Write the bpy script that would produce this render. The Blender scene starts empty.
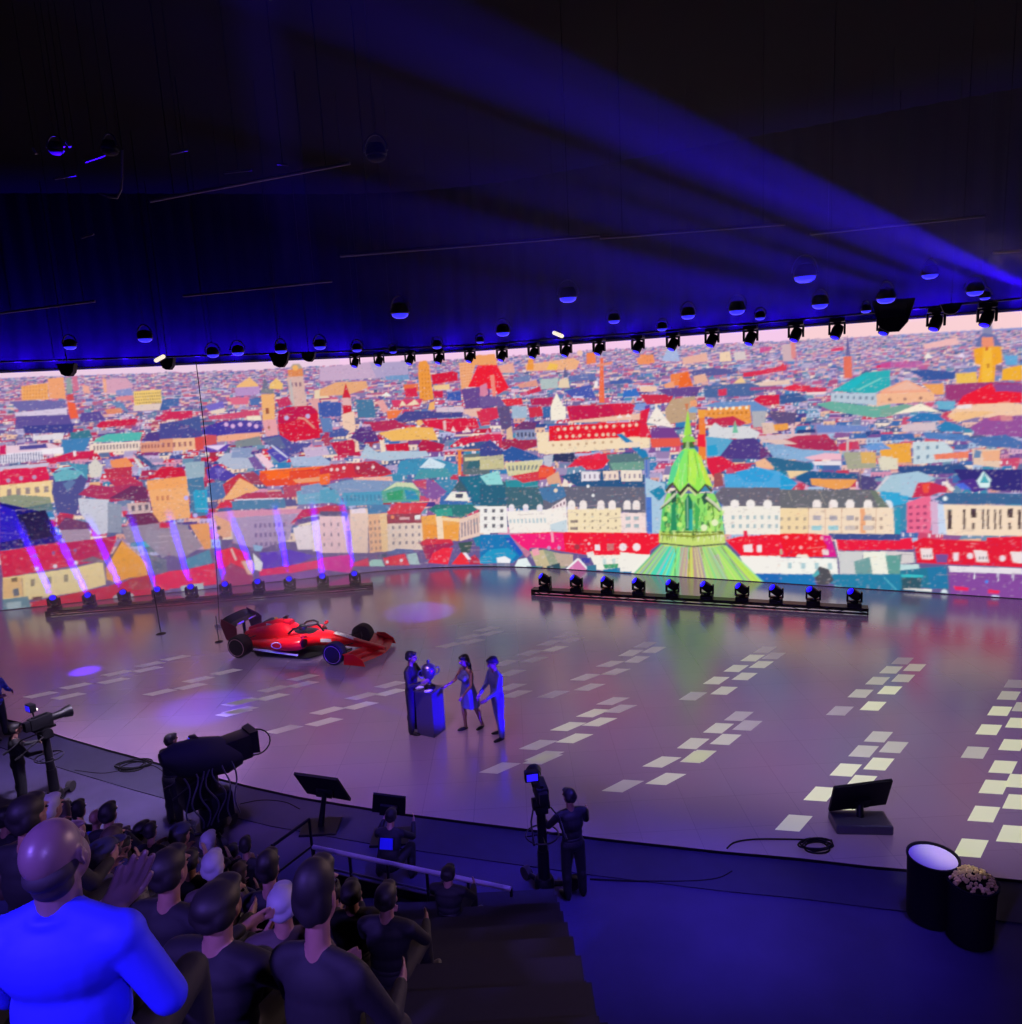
import bpy, bmesh, math, random
import numpy as np
from mathutils import Vector, Matrix, Quaternion
random.seed(7)
C = bpy.context.scene.collection
PI = math.pi
# ---------------------------------------------------------------- camera model
F, CX, CY, H = 740.0, 511.0, 512.0, 8.0
PITCH = math.atan(128.8 / F); ROLL = math.radians(3.02)
FW = np.array([0, math.cos(PITCH), -math.sin(PITCH)])
R0 = np.array([1.0, 0, 0]); U0 = np.cross(R0, FW)
RT = R0 * math.cos(ROLL) - U0 * math.sin(ROLL)
UP = U0 * math.cos(ROLL) + R0 * math.sin(ROLL)
EYE = np.array([0, 0, H])
def ray(x, y): return FW * F + RT * (x - CX) - UP * (y - CY)
def on_z(x, y, z=0.0):            # where the sight line through a photo pixel meets a level
    d = ray(x, y); return Vector(EYE + d * ((z - H) / d[2]))
def on_y(x, y, Y):                # ... meets a depth
    d = ray(x, y); return Vector(EYE + d * (Y / d[1]))
cam = bpy.data.cameras.new('camera'); co = bpy.data.objects.new('camera', cam); C.objects.link(co)
m = Matrix(((RT[0], UP[0], -FW[0], 0), (RT[1], UP[1], -FW[1], 0), (RT[2], UP[2], -FW[2], H), (0, 0, 0, 1)))
co.matrix_world = m
cam.sensor_fit = 'HORIZONTAL'; cam.sensor_width = 36; cam.lens = 36 * F / 1022; cam.clip_end = 200; cam.clip_start = 0.05
bpy.context.scene.camera = co
# ---------------------------------------------------------------- materials
def lin(c):
    return tuple(((v / 255 / 12.92) if v <= 10.31 else ((v / 255 + .055) / 1.055) ** 2.4) for v in c)
MATS = {}
def mat(name, rgb, rough=.6, metal=0., emit=0., ecol=None, noise=0., nscale=20., spec=.5):
    if name in MATS: return MATS[name]
    M = bpy.data.materials.new(name); M.use_nodes = True
    nt = M.node_tree; b = nt.nodes['Principled BSDF']
    c = lin(rgb)
    b.inputs['Base Color'].default_value = (*c, 1)
    b.inputs['Roughness'].default_value = rough; b.inputs['Metallic'].default_value = metal
    b.inputs['Specular IOR Level'].default_value = spec
    if emit:
        b.inputs['Emission Color'].default_value = (*lin(ecol or rgb), 1); b.inputs['Emission Strength'].default_value = emit
    if noise:
        tc = nt.nodes.new('ShaderNodeTexCoord'); n = nt.nodes.new('ShaderNodeTexNoise'); r = nt.nodes.new('ShaderNodeMix')
        r.data_type = 'RGBA'; n.inputs['Scale'].default_value = nscale; n.inputs['Detail'].default_value = 4
        nt.links.new(tc.outputs['Object'], n.inputs['Vector']); nt.links.new(n.outputs['Fac'], r.inputs['Factor'])
        r.inputs['A'].default_value = (*[v * (1 - noise) for v in c], 1); r.inputs['B'].default_value = (*[min(1, v * (1 + noise)) for v in c], 1)
        nt.links.new(r.outputs['Result'], b.inputs['Base Color'])
    MATS[name] = M; return M
# ---------------------------------------------------------------- mesh builder
def frame_of(d):
    d = Vector(d).normalized(); a = Vector((0, 0, 1)) if abs(d.z) < .95 else Vector((1, 0, 0))
    u = d.cross(a).normalized(); v = d.cross(u).normalized(); return u, v, d
class MB:
    def __init__(s): s.v = []; s.f = []; s.mi = []; s.cur = 0
    def add(s, vs, fs):
        o = len(s.v); s.v += [tuple(p) for p in vs]
        for f in fs: s.f.append([o + i for i in f]); s.mi.append(s.cur)
        return s
    def box(s, c, size, rz=0., rx=0., M=None, bev=0.):
        x, y, z = [k / 2 for k in size]
        if M is None: M = Matrix.Rotation(rz, 3, 'Z') @ Matrix.Rotation(rx, 3, 'X')
        c = Vector(c)
        if bev <= 0:
            vs = [c + M @ Vector((i * x, j * y, k * z)) for i in (-1, 1) for j in (-1, 1) for k in (-1, 1)]
            return s.add(vs, [(0, 1, 3, 2), (4, 6, 7, 5), (0, 4, 5, 1), (2, 3, 7, 6), (0, 2, 6, 4), (1, 5, 7, 3)])
        bm = bmesh.new(); bmesh.ops.create_cube(bm, size=1)
        for v in bm.verts: v.co = Vector((v.co.x * size[0], v.co.y * size[1], v.co.z * size[2]))
        bmesh.ops.bevel(bm, geom=bm.edges[:], offset=bev, segments=2, affect='EDGES', profile=.6)
        bm.verts.ensure_lookup_table()
        s.add([c + M @ v.co for v in bm.verts], [[v.index for v in f.verts] for f in bm.faces]); bm.free(); return s
    def cyl(s, a, b, r0, r1=None, n=12, cap=True):
        r1 = r0 if r1 is None else r1; a = Vector(a); b = Vector(b); u, v, d = frame_of(b - a)
        vs = []
        for p, r in ((a, r0), (b, r1)):
            vs += [p + (u * math.cos(t) + v * math.sin(t)) * r for t in [2 * PI * k / n for k in range(n)]]
        fs = [(k, (k + 1) % n, n + (k + 1) % n, n + k) for k in range(n)]
        if cap: fs += [list(range(n))[::-1], list(range(n, 2 * n))]
        return s.add(vs, fs)
    def tube(s, pts, r, n=8, closed=False):
        pts = [Vector(p) for p in pts]; N = len(pts); vs = []; rs = r if isinstance(r, (list, tuple)) else [r] * N
        u = None
        for i, p in enumerate(pts):
            if closed: t = pts[(i + 1) % N] - pts[i - 1]
            else: t = pts[min(i + 1, N - 1)] - pts[max(i - 1, 0)]
            t.normalize()
            if u is None: u = frame_of(t)[0]
            u = (u - t * u.dot(t)); u = u.normalized() if u.length > 1e-6 else frame_of(t)[0]
            w = t.cross(u)
            vs += [p + (u * math.cos(a) + w * math.sin(a)) * rs[i] for a in [2 * PI * k / n for k in range(n)]]
        fs = []
        for i in range(N if closed else N - 1):
            j = (i + 1) % N
            fs += [(i * n + k, i * n + (k + 1) % n, j * n + (k + 1) % n, j * n + k) for k in range(n)]
        if not closed: fs += [list(range(n))[::-1], list(range((N - 1) * n, N * n))]
        return s.add(vs, fs)
    def ball(s, c, r, nu=14, nv=9, M=None):
        r = Vector(r) if hasattr(r, '__len__') else Vector((r, r, r)); c = Vector(c); vs = [Vector((0, 0, 1))]
        for j in range(1, nv):
            a = PI * j / nv
            vs += [Vector((math.sin(a) * math.cos(2 * PI * k / nu), math.sin(a) * math.sin(2 * PI * k / nu), math.cos(a))) for k in range(nu)]
        vs.append(Vector((0, 0, -1)))
        vs = [Vector((p.x * r.x, p.y * r.y, p.z * r.z)) for p in vs]
        if M is not None: vs = [M @ p for p in vs]
        fs = [(0, 1 + k, 1 + (k + 1) % nu) for k in range(nu)]
        for j in range(nv - 2):
            o = 1 + j * nu; fs += [(o + k, o + nu + k, o + nu + (k + 1) % nu, o + (k + 1) % nu) for k in range(nu)]
        o = 1 + (nv - 2) * nu; e = len(vs) - 1
        fs += [(o + k, e, o + (k + 1) % nu) for k in range(nu)]
        return s.add([c + p for p in vs], fs)
    def capsule(s, a, b, r0, r1=None, n=12):
        r1 = r0 if r1 is None else r1
        s.cyl(a, b, r0, r1, n); s.ball(a, r0, n, 8); return s.ball(b, r1, n, 8)
    def lathe(s, prof, n=24, o=(0, 0, 0), ax=None):
        o = Vector(o); u, v, d = (Vector((1, 0, 0)), Vector((0, 1, 0)), Vector((0, 0, 1))) if ax is None else frame_of(ax)
        vs = [o + d * z + (u * math.cos(2 * PI * k / n) + v * math.sin(2 * PI * k / n)) * max(r, 1e-4) for r, z in prof for k in range(n)]
        fs = []
        for j in range(len(prof) - 1):
            fs += [(j * n + k, j * n + (k + 1) % n, (j + 1) * n + (k + 1) % n, (j + 1) * n + k) for k in range(n)]
        fs += [list(range(n))[::-1], list(range((len(prof) - 1) * n, len(prof) * n))]
        return s.add(vs, fs)
    def loft(s, rings, cap=True):
        n = len(rings[0]); vs = [p for r in rings for p in r]; fs = []
        for j in range(len(rings) - 1):
            fs += [(j * n + k, j * n + (k + 1) % n, (j + 1) * n + (k + 1) % n, (j + 1) * n + k) for k in range(n)]
        if cap: fs += [list(range(n))[::-1], list(range((len(rings) - 1) * n, len(rings) * n))]
        return s.add(vs, fs)
    def prism(s, poly, M, t):      # polygon (2-D) extruded by t along local z, placed by 4x4 M
        n = len(poly); vs = [M @ Vector((x, y, z)) for z in (0, t) for x, y in poly]
        return s.add(vs, [list(range(n))[::-1], list(range(n, 2 * n))] + [(k, (k + 1) % n, n + (k + 1) % n, n + k) for k in range(n)])
    def mesh(s, name, mats, smooth=True, ang=40):
        me = bpy.data.meshes.new(name); me.from_pydata([tuple(v) for v in s.v], [], s.f)
        for m_ in (mats if isinstance(mats, (list, tuple)) else [mats]): me.materials.append(m_)
        me.polygons.foreach_set('material_index', s.mi)
        bm = bmesh.new(); bm.from_mesh(me); bmesh.ops.recalc_face_normals(bm, faces=bm.faces[:]); bm.to_mesh(me); bm.free()
        if smooth:
            me.polygons.foreach_set('use_smooth', [True] * len(me.polygons)); me.set_sharp_from_angle(angle=math.radians(ang))
        me.update(); return me
    def build(s, name, mats, parent=None, smooth=True, ang=40):
        o = bpy.data.objects.new(name, s.mesh(name, mats, smooth, ang)); C.objects.link(o)
        if parent is not None: o.parent = parent
        return o
def tag(o, label=None, cat=None, group=None, kind=None):
    for k, v in (('label', label), ('category', cat), ('group', group), ('kind', kind)):
        if v: o[k] = v
    return o
def empty(name, loc=(0, 0, 0), rz=0., label=None, cat=None, group=None):
    o = bpy.data.objects.new(name, None); C.objects.link(o); o.location = loc; o.rotation_euler = (0, 0, rz); o.empty_display_size = .2
    return tag(o, label, cat, group)
def copy_tree(o, parent=None):
    c = o.copy(); C.objects.link(c)
    if parent is not None: c.parent = parent; c.matrix_parent_inverse = o.matrix_parent_inverse.copy()
    for ch in list(o.children): copy_tree(ch, c)
    return c
def bake(mb, name, mats, voxel, smooth_it=2):   # unite overlapping shapes into one continuous surface
    o = bpy.data.objects.new('tmp', mb.mesh('tmp', mats, False)); C.objects.link(o)
    r = o.modifiers.new('r', 'REMESH'); r.mode = 'VOXEL'; r.voxel_size = voxel; r.use_smooth_shade = True
    if smooth_it:
        q = o.modifiers.new('s', 'SMOOTH'); q.factor = .5; q.iterations = smooth_it
    dg = bpy.context.evaluated_depsgraph_get(); dg.update()
    me = bpy.data.meshes.new_from_object(o.evaluated_get(dg)); me.name = name
    old = o.data; bpy.data.objects.remove(o); bpy.data.meshes.remove(old)
    me.materials.clear()
    for m_ in (mats if isinstance(mats, (list, tuple)) else [mats]): me.materials.append(m_)
    me.polygons.foreach_set('use_smooth', [True] * len(me.polygons))
    return me
def link(name, me, parent=None):
    o = bpy.data.objects.new(name, me); C.objects.link(o)
    if parent is not None: o.parent = parent
    return o
def pix_spot(name, loc, tgt, power, col, deg, blend=.3, radius=.05):
    l = bpy.data.lights.new(name, 'SPOT'); l.energy = power; l.color = col; l.spot_size = math.radians(deg); l.spot_blend = blend; l.shadow_soft_size = radius
    o = bpy.data.objects.new(name, l); C.objects.link(o); o.location = loc
    o.rotation_euler = (Vector(tgt) - Vector(loc)).to_track_quat('-Z', 'Y').to_euler(); return o
# ---------------------------------------------------------------- the curved LED wall
SCR_TOP = 9.4
def screen_path():
    A, Bp, Cc = np.array([-21.3, 28.9]), np.array([-2.4, 33.1]), np.array([26.0, 19.3])
    # two nearly straight runs joined by a wide bend
    d1 = (Bp - A) / np.linalg.norm(Bp - A); d2 = (Cc - Bp) / np.linalg.norm(Cc - Bp); L = 5.0
    p0, p1 = Bp - d1 * L, Bp + d2 * L
    pts = [A + (p0 - A) * t for t in np.linspace(0, 1, 40)[:-1]]
    pts += [(1 - t) ** 2 * p0 + 2 * t * (1 - t) * Bp + t * t * p1 for t in np.linspace(0, 1, 40)[:-1]]
    pts += [p1 + (Cc - p1) * t for t in np.linspace(0, 1, 60)]
    return np.array(pts)
SP = screen_path()
SS = np.concatenate([[0], np.cumsum(np.linalg.norm(np.diff(SP, axis=0), axis=1))]); SL = SS[-1]
SAZ = np.arctan2(SP[:, 0], SP[:, 1])
def to_screen(x, y):              # photo pixel -> (metres along the wall, metres up it)
    x = np.asarray(x, float); y = np.asarray(y, float)
    d = FW[None] * F + RT[None] * (x - CX)[:, None] - UP[None] * (y - CY)[:, None]
    az = np.arctan2(d[:, 0], d[:, 1]); u = np.interp(az, SAZ, SS)
    px = np.interp(u, SS, SP[:, 0]); py = np.interp(u, SS, SP[:, 1])
    return u, H + d[:, 2] * np.hypot(px, py) / np.hypot(d[:, 0], d[:, 1])
NU, NV = 1320, 270                # picture elements of the wall
SUP = 2
PIC = np.zeros((NV * SUP, NU * SUP, 3), np.float32)
def poly(pts, col, alpha=1.0, jit=0.0):
    p = np.asarray(pts, float); u, v = to_screen(p[:, 0], p[:, 1])
    X = u / SL * NU * SUP; Y = v / SCR_TOP * NV * SUP
    x0, x1 = int(max(0, math.floor(X.min()))), int(min(NU * SUP - 1, math.ceil(X.max())))
    y0, y1 = int(max(0, math.floor(Y.min()))), int(min(NV * SUP - 1, math.ceil(Y.max())))
    if x1 < x0 or y1 < y0: return
    gx, gy = np.meshgrid(np.arange(x0, x1 + 1) + .5, np.arange(y0, y1 + 1) + .5)
    ins = np.zeros(gx.shape, bool); n = len(X)
    for i in range(n):
        xa, ya, xb, yb = X[i], Y[i], X[i - 1], Y[i - 1]
        if ya == yb: continue
        c = ((ya > gy) != (yb > gy)) & (gx < (xb - xa) * (gy - ya) / (yb - ya) + xa)
        ins ^= c
    sub = PIC[y0:y1 + 1, x0:x1 + 1]
    sub[ins] = sub[ins] * (1 - alpha) + np.array(col, np.float32) * alpha
def rect(x0, y0, x1, y1, col, alpha=1.0, sl=0.0):
    # sl: how far the right end drops below the left
    poly([(x0, y0), (x1, y0 + sl), (x1, y1 + sl), (x0, y1)], col, alpha)
def line(x0, y0, x1, y1, w, col, alpha=1.0):
    d = math.hypot(x1 - x0, y1 - y0) or 1; nx, ny = -(y1 - y0) / d * w / 2, (x1 - x0) / d * w / 2
    poly([(x0 + nx, y0 + ny), (x1 + nx, y1 + ny), (x1 - nx, y1 - ny), (x0 - nx, y0 - ny)], col, alpha)
# ---------------------------------------------------------------- the city picture shown on the wall
rs = random.Random(11)
def hx(h): return np.array(lin((int(h[0:2], 16), int(h[2:4], 16), int(h[4:6], 16))))
def ytop(x): return 374 - .035 * x if x < 250 else (365.3 - (x - 250) * .053 if x < 540 else 350 - (x - 540) * .0795)
def ybot(x): return float(np.interp(x, [-60, 2, 200, 360, 430, 520, 640, 760, 900, 1021, 1090], [620, 613, 591, 573, 568, 577, 584, 590, 598, 604, 608]))
for x in range(-60, 1100, 10):                                    # ground tint, haze and sky bands
    a, b = ytop(x), ybot(x)
    sky = 4.5 + 5 * max(0, min(1, (x - 100) / 500)) + 6 * max(0, (x - 700) / 300)
    for y0, y1, c in ((a - 20, b + 40, '6a5a92'), (a - 20, a + sky, 'f6c9ea' if x > 330 else 'eccbe2'), (a + sky, a + sky + 2.5 + 9 * max(0, (x - 600) / 400), '8a96d2'), (a + sky + 2 + 8 * max(0, (x - 600) / 400), a + sky + 12 + 9 * max(0, (x - 600) / 400), 'a284c0')):
        poly([(x, y0), (x + 10.5, y0), (x + 10.5, y1), (x, y1)], hx(c))
    if x > 780: poly([(x, a - 20), (x + 10.5, a - 20), (x + 10.5, a + sky), (x, a + sky)], hx('fbd0d4'))
ROOF_L = ['c41440', 'b02a58', '503a8c', '42509a', '803a80', 'd82848', '5a5890', 'a83048', '6a4a98']
ROOF_R = ['c83858', '3c6cb0', '2f7fb8', '7a5098', '4a6aa8', 'd04870', '8c5a98', '3a8ab0', '304c90']
WALL = ['e8b8b0', 'f0d4c0', 'd8a8c8', 'c8b0d8', 'f4e0d0', 'e0a090', 'b8b8e0', 'f0c0a0', 'd890b0', 'a8c0e0']
GREY = ['8878a8', '7080a8', '5f6f9c', '9a80b0', '6a90b0', 'a090b8', '506090', 'b0a0c8']
t = -.012
while t < .80:                                                    # rows of houses, larger towards the front
    size = max(1.6, 2.2 + 15.5 * t)
    x = -60 + rs.random() * size
    while x < 1095:
        a, b = ytop(x), ybot(x); y = a + 10 + (b - a - 10) * t + rs.uniform(-.4, .4) * size
        if x > 600: y += (x - 600) / 400 * 13 * (1 - t)
        w = size * rs.uniform(.8, 2.4); h = size * rs.uniform(.4, .8); rf = size * rs.uniform(.35, .8)
        k = x / 1022 + rs.uniform(-.3, .3)
        if t > .45: k += .35
        sl = -w * .04
        roof = hx(rs.choice(ROOF_R if k > .55 else ROOF_L)); wall = hx(rs.choice(WALL))
        if t < .34:
            far = min(.5, (.34 - t) * 1.5); hz = hx('c89ac8' if rs.random() < .6 else '7c88cc'); roof = roof * (1 - far) + hz * far; wall = wall * (1 - far) + hx('e8c0d0') * far
        if rs.random() < .35: roof = hx(rs.choice(GREY))
        rect(x, y - h, x + w, y, wall, 1, sl)
        i = rs.uniform(0, .25) * w; j = rs.uniform(-.12, .25) * w
        poly([(x + i, y - h - rf), (x + w - j, y - h - rf + sl), (x + w, y - h + sl), (x, y - h)], roof)
        if rs.random() < .3: poly([(x + w * .6, y), (x + w * .8, y - h - rf * 1.1), (x + w, y + sl)], hx(rs.choice(WALL)))
        if size > 5:
            n = int(w / 4)
            for q in range(n): rect(x + (q + .35) * w / n, y - h * .7, x + (q + .7) * w / n, y - h * .3, hx(rs.choice(['605080', '504878', '8070a0'])), .8, sl / max(1, n))
            for q in range(rs.randint(0, 3)):
                c = x + rs.uniform(.1, .85) * w; rect(c, y - h - rf * .7, c + 1.5, y - h - rf * .3, hx('f0e0e8'))
        x += w * rs.uniform(.7, 1.1)
    t += (size * .55) / 225
GX = [0, 0, 1.]
def G(ox, oy, s): GX[:] = [ox, oy, s]
def T(s): v = [float(k) for k in s.split()]; return [(GX[0] + v[i] / GX[2], GX[1] + v[i + 1] / GX[2]) for i in range(0, len(v), 2)]
def P(s, c, a=1.0): poly(T(s), hx(c), a)
def W(s, n, m, c, fw=.5, fh=.55, a=.85):       # n x m windows over a four-cornered wall (tl tr br bl)
    A, B, D, E = [np.array(p) for p in T(s)]
    for i in range(n):
        for j in range(m):
            u0, u1, v0, v1 = (i + .5 - fw / 2) / n, (i + .5 + fw / 2) / n, (j + .5 - fh / 2) / m, (j + .5 + fh / 2) / m
            f = lambda u, v: tuple((A * (1 - u) + B * u) * (1 - v) + (E * (1 - u) + D * u) * v)
            poly([f(u0, v0), f(u1, v0), f(u1, v1), f(u0, v1)], hx(c), a)
def D(s, r, c, a=1.0):             # dots
    for x, y in T(s): poly([(x + r * math.cos(k), y + r * math.sin(k)) for k in np.linspace(0, 2 * PI, 9)[:-1]], hx(c), a)
def L(s, w, c, a=1.0):
    p = T(s)
    for q in range(len(p) - 1): line(*p[q], *p[q + 1], w, hx(c), a)
# far left
G(0, 360, 6.012)
P('130 160 290 140 295 240 135 245', 'f2a860'); P('290 115 385 105 400 235 300 235', 'f0a070'); W('140 160 285 145 285 235 140 240', 8, 4, 'd88850')
P('400 110 430 105 440 200 405 205', '90a0a0'); P('435 105 465 95 480 180 445 195', 'd07090')
P('400 215 440 205 450 245 405 250', 'd04850'); P('405 250 455 262 475 350 420 358', 'f0603c')
P('500 150 540 160 545 205 505 200', 'f0a898'); P('615 120 760 110 800 150 790 200 630 205', 'd8a0b8'); P('620 115 640 115 645 195 628 200', 'f0a888')
P('805 190 970 180 975 260 810 275', 'f0c870'); W('812 198 968 190 970 262 815 272', 14, 4, '806850', .5, .5); P('800 275 985 262 980 300 805 310', 'e0c8c0')
P('60 250 400 245 395 300 120 310', '7068a8'); P('90 320 400 290 410 340 100 345', 'd8c8e0'); P('100 340 420 330 440 400 90 420', '60509a'); P('140 400 450 385 440 440 150 445', '404090')
P('580 400 610 372 830 355 820 390 600 412', 'd01848'); P('630 300 730 290 740 320 650 330', 'e08868'); P('490 320 600 310 640 360 480 380', '5c4a98')
P('640 250 740 260 780 320 700 280', '6888b8'); P('700 225 800 215 805 245 700 250', 'e08890'); P('700 185 790 170 800 215 700 215', '8890c8')
P('980 240 1022 235 1022 300 960 310', '4060a0'); P('940 350 1022 305 1022 350 930 370', 'c02868')
P('420 440 540 420 560 470 430 480', '387890'); P('370 480 550 470 500 580 380 590', '4080b8')
P('590 470 650 447 860 435 845 485 560 500', '50b8b0'); P('540 510 840 490 845 545 545 565', 'f0d8c8'); W('560 505 835 492 838 540 560 560', 14, 1, '605070', .5, .55)
P('850 490 890 440 1022 420 1022 490', '503c88'); P('845 500 1022 490 1022 550 850 560', 'e09880'); W('850 502 1022 492 1022 535 850 545', 9, 1, '904850')
P('200 460 390 440 380 480 200 485', 'e0d8e0'); P('20 520 300 500 380 530 385 560 0 575', 'e8c8d8'); P('120 520 280 505 290 530 120 545', '504898')
P('0 570 260 545 265 600 0 630', 'e8e0f0'); W('0 572 260 548 265 605 0 632', 16, 1, '505888', .45, .85); P('0 520 40 510 40 570 0 575', 'd01060')
P('270 600 440 555 570 545 565 580 420 610 290 620', 'd01850'); P('250 540 380 525 385 565 255 570', 'f0e8f0'); P('440 550 460 548 460 580 445 580', 'f0e0e8')
P('0 670 30 665 280 635 300 735 0 760', 'd8104c'); D('50 725 130 715 210 705', 2.2, 'c0a0c0'); P('0 760 310 735 310 790 0 800', 'f4d4a8')
P('0 645 300 620 290 640 0 672', 'c8c0d8')
P('310 690 360 650 440 640 510 670 520 740 440 660 340 700', '78c0d8'); P('330 700 420 660 520 740 480 800 330 800', '5070b0'); P('400 620 530 630 530 730 500 680', '4890b0')
P('535 640 575 590 620 640 600 700 545 705', 'd8d0c8'); P('640 690 720 640 800 670 790 720 640 720', 'd03858'); P('710 620 760 585 800 640 700 650', 'f09858')
P('800 560 860 580 940 640 910 650 850 610', '405890'); P('800 580 830 600 870 650 840 650', 'd8d8d8'); P('630 600 680 595 690 640 640 645', '9090c8')
P('650 720 800 710 860 740 700 770', 'c03058'); P('540 740 600 735 620 790 540 800', 'e8b080')
# left
G(160, 355, 6.012)
P('0 380 40 345 200 335 195 380 20 395', 'd02458'); P('20 270 120 260 115 310 20 315', '4868a8'); P('100 400 240 370 260 500 90 500', '485898')
P('0 415 100 400 260 470 250 500 0 505', '4a4a94'); P('0 510 80 505 80 580 0 590', 'e09878'); P('80 505 210 500 215 570 85 580', 'f0b890'); W('5 520 200 510 205 560 5 570', 6, 1, '905060')
P('210 500 260 490 265 570 215 575', 'd84848'); P('260 490 340 470 345 540 262 555', 'd05058'); P('345 490 600 460 605 500 350 525', 'f0a888')
P('250 440 380 400 620 390 615 465 345 485 262 480', '4438a0'); P('380 400 620 390 612 440 395 470', '5040a0'); D('400 420 440 430 485 420 540 420 580 430', 2.2, 'e0b0e0')
P('290 370 600 330 600 370 440 385 300 390', 'd04870'); P('310 335 390 320 390 350 310 358', 'e8d0c0'); P('420 260 540 255 530 300 430 300', 'e06888'); P('540 265 600 262 600 305 545 305', '5070b0'); P('520 370 610 365 610 395 530 395', 'f0e0c8')
P('270 310 380 280 390 320 300 340', '7868c8'); P('460 190 540 135 590 180 600 210 470 215', 'f0b878'); P('660 180 700 140 740 175 740 210 660 205', 'f0c070')
P('610 240 690 235 692 390 620 395', 'f0b070'); P('605 230 615 205 680 205 690 235', '808088'); P('622 150 642 150 655 205 615 205', '707090'); L('631 120 631 160', .8, '706080'); P('615 395 700 388 715 490 640 490', 'e8a0a8'); P('635 320 655 320 658 355 640 358', 'a05840'); P('650 430 662 428 664 455 654 455', 'a05840')
P('765 135 862 130 885 305 790 310', 'd8b0a8'); P('770 90 860 85 865 130 772 135', 'e08850'); P('780 85 800 55 840 55 862 85', 'b0a090'); D('815 80', 3, 'f0b060'); W('780 160 855 155 860 200 785 205', 3, 1, '805878'); P('780 150 790 150 810 310 790 310', 'c0b8b8')
P('710 340 760 315 910 305 950 340 965 500 800 525 725 500 710 420', 'd80838'); P('710 340 760 315 910 305 950 345 800 400 715 420', 'c40c4c'); D('762 380 890 370', 2.4, 'c0b0e0'); L('830 380 870 385 930 440', 2, 'e09080')
P('700 270 770 250 800 300 720 320', 'c83060'); P('890 270 960 250 960 350 930 320', 'e0a0a0'); P('930 215 980 205 1022 260 930 265', 'e8d0b0'); P('950 290 1022 280 1022 375 960 380', '4868b0'); P('960 380 1022 375 1022 450 975 455', 'b05888')
P('980 500 1022 480 1022 545 990 550', 'b04060'); P('450 200 600 190 600 240 460 250', 'b890c8')
P('450 520 600 490 620 540 460 560', '808890'); P('600 500 720 480 800 530 920 530 860 580 760 620 700 560', '50509c'); P('610 510 720 490 760 560 700 580', '606898')
P('265 550 330 540 420 540 400 580 280 590', '6040b0'); P('270 550 400 540 350 575', 'e8d0f0'); P('340 640 400 590 560 600 580 680 440 690', 'b0b8d0'); P('440 560 560 560 540 620 430 620', '8898c0')
P('570 600 610 590 690 670 650 690', 'f0c8d8'); P('640 580 700 550 790 620 720 650', '5048b0'); P('530 620 570 610 640 690 570 690', '7858a0'); L('670 545 770 620', 1.6, 'd0d0e8')
P('280 690 350 660 470 730 400 760 290 745', '5040a8'); P('330 680 400 690 350 740', '7060c0'); P('780 620 960 600 1022 640 1022 670 800 670', 'a8b8d8'); P('860 560 1000 550 1022 600 880 620', 'c8b0d0')
P('600 700 700 690 1022 665 1022 782 620 782', 'f46820'); P('780 700 1022 680 1022 710 790 720', 'd83030'); P('640 700 780 700 770 782 650 782', 'fc7418'); D('740 720 820 750 920 740 960 745', 2, 'f0a060')
P('0 680 80 670 150 720 130 745 0 745', 'd01848'); P('0 750 150 742 160 782 0 782', 'f0a868'); P('150 650 270 640 270 740 160 740', '98b0c0'); P('400 760 480 715 560 782 400 782', 'f0b080'); P('500 720 560 700 640 760 620 782 560 782', 'a04060')
# tower with red roof, houses under it
G(0, 360, 3.931)
P('575 470 640 420 720 425 730 455', 'd0143c'); P('578 475 735 458 750 620 610 640', 'f2ac70'); P('578 475 735 458 737 500 582 512', 'f4a460'); W('610 530 670 525 672 560 612 560', 3, 1, 'c87858')
P('0 445 20 430 185 422 198 465 0 490', 'dc1450'); D('35 475 85 466 137 462', 2.2, 'b898c0'); P('0 495 205 475 215 560 0 600', 'f0d098'); W('20 500 200 485 205 530 20 545', 5, 1, '807080'); P('0 540 60 530 200 540 210 590 100 600 0 580', '608078', .8)
P('215 440 290 425 345 470 300 610 225 600 205 520', '505090'); P('210 450 260 430 330 440 300 470 220 480', '68b0c0'); P('250 490 280 470 300 480 270 520', '6078a8')
P('355 430 375 390 405 430 395 460 360 465', 'd8d0c8'); P('435 395 500 385 530 420 440 425', 'f09058'); P('410 430 520 420 520 460 420 465', 'c03050')
P('310 530 360 490 440 500 560 480 575 540 440 560', 'b03060'); P('430 545 520 495 575 500 590 560', '703060'); P('310 545 430 550 425 680 385 690 315 600', 'c8c8d8'); P('425 560 480 570 480 680 425 680', '9098b0'); P('500 565 590 560 595 600 510 610', 'd0b0b0'); W('510 565 590 560 592 598 515 605', 3, 1, '404060')
P('735 470 800 460 820 610 760 620', '4878a0'); P('760 520 815 510 820 600 770 600', '30a0d0'); P('225 660 260 620 350 640 360 665 240 670', '703868'); P('240 670 355 665 360 720 250 720', 'a890a8'); P('490 610 600 600 630 640 520 660', '702858'); P('480 660 640 640 740 650 740 700 500 720', '9888a0')
P('0 560 180 600 220 720 0 750', '14107c'); P('70 610 180 590 230 690 80 720', '201848'); P('0 570 60 590 100 700 0 720', '2410c0')
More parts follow.
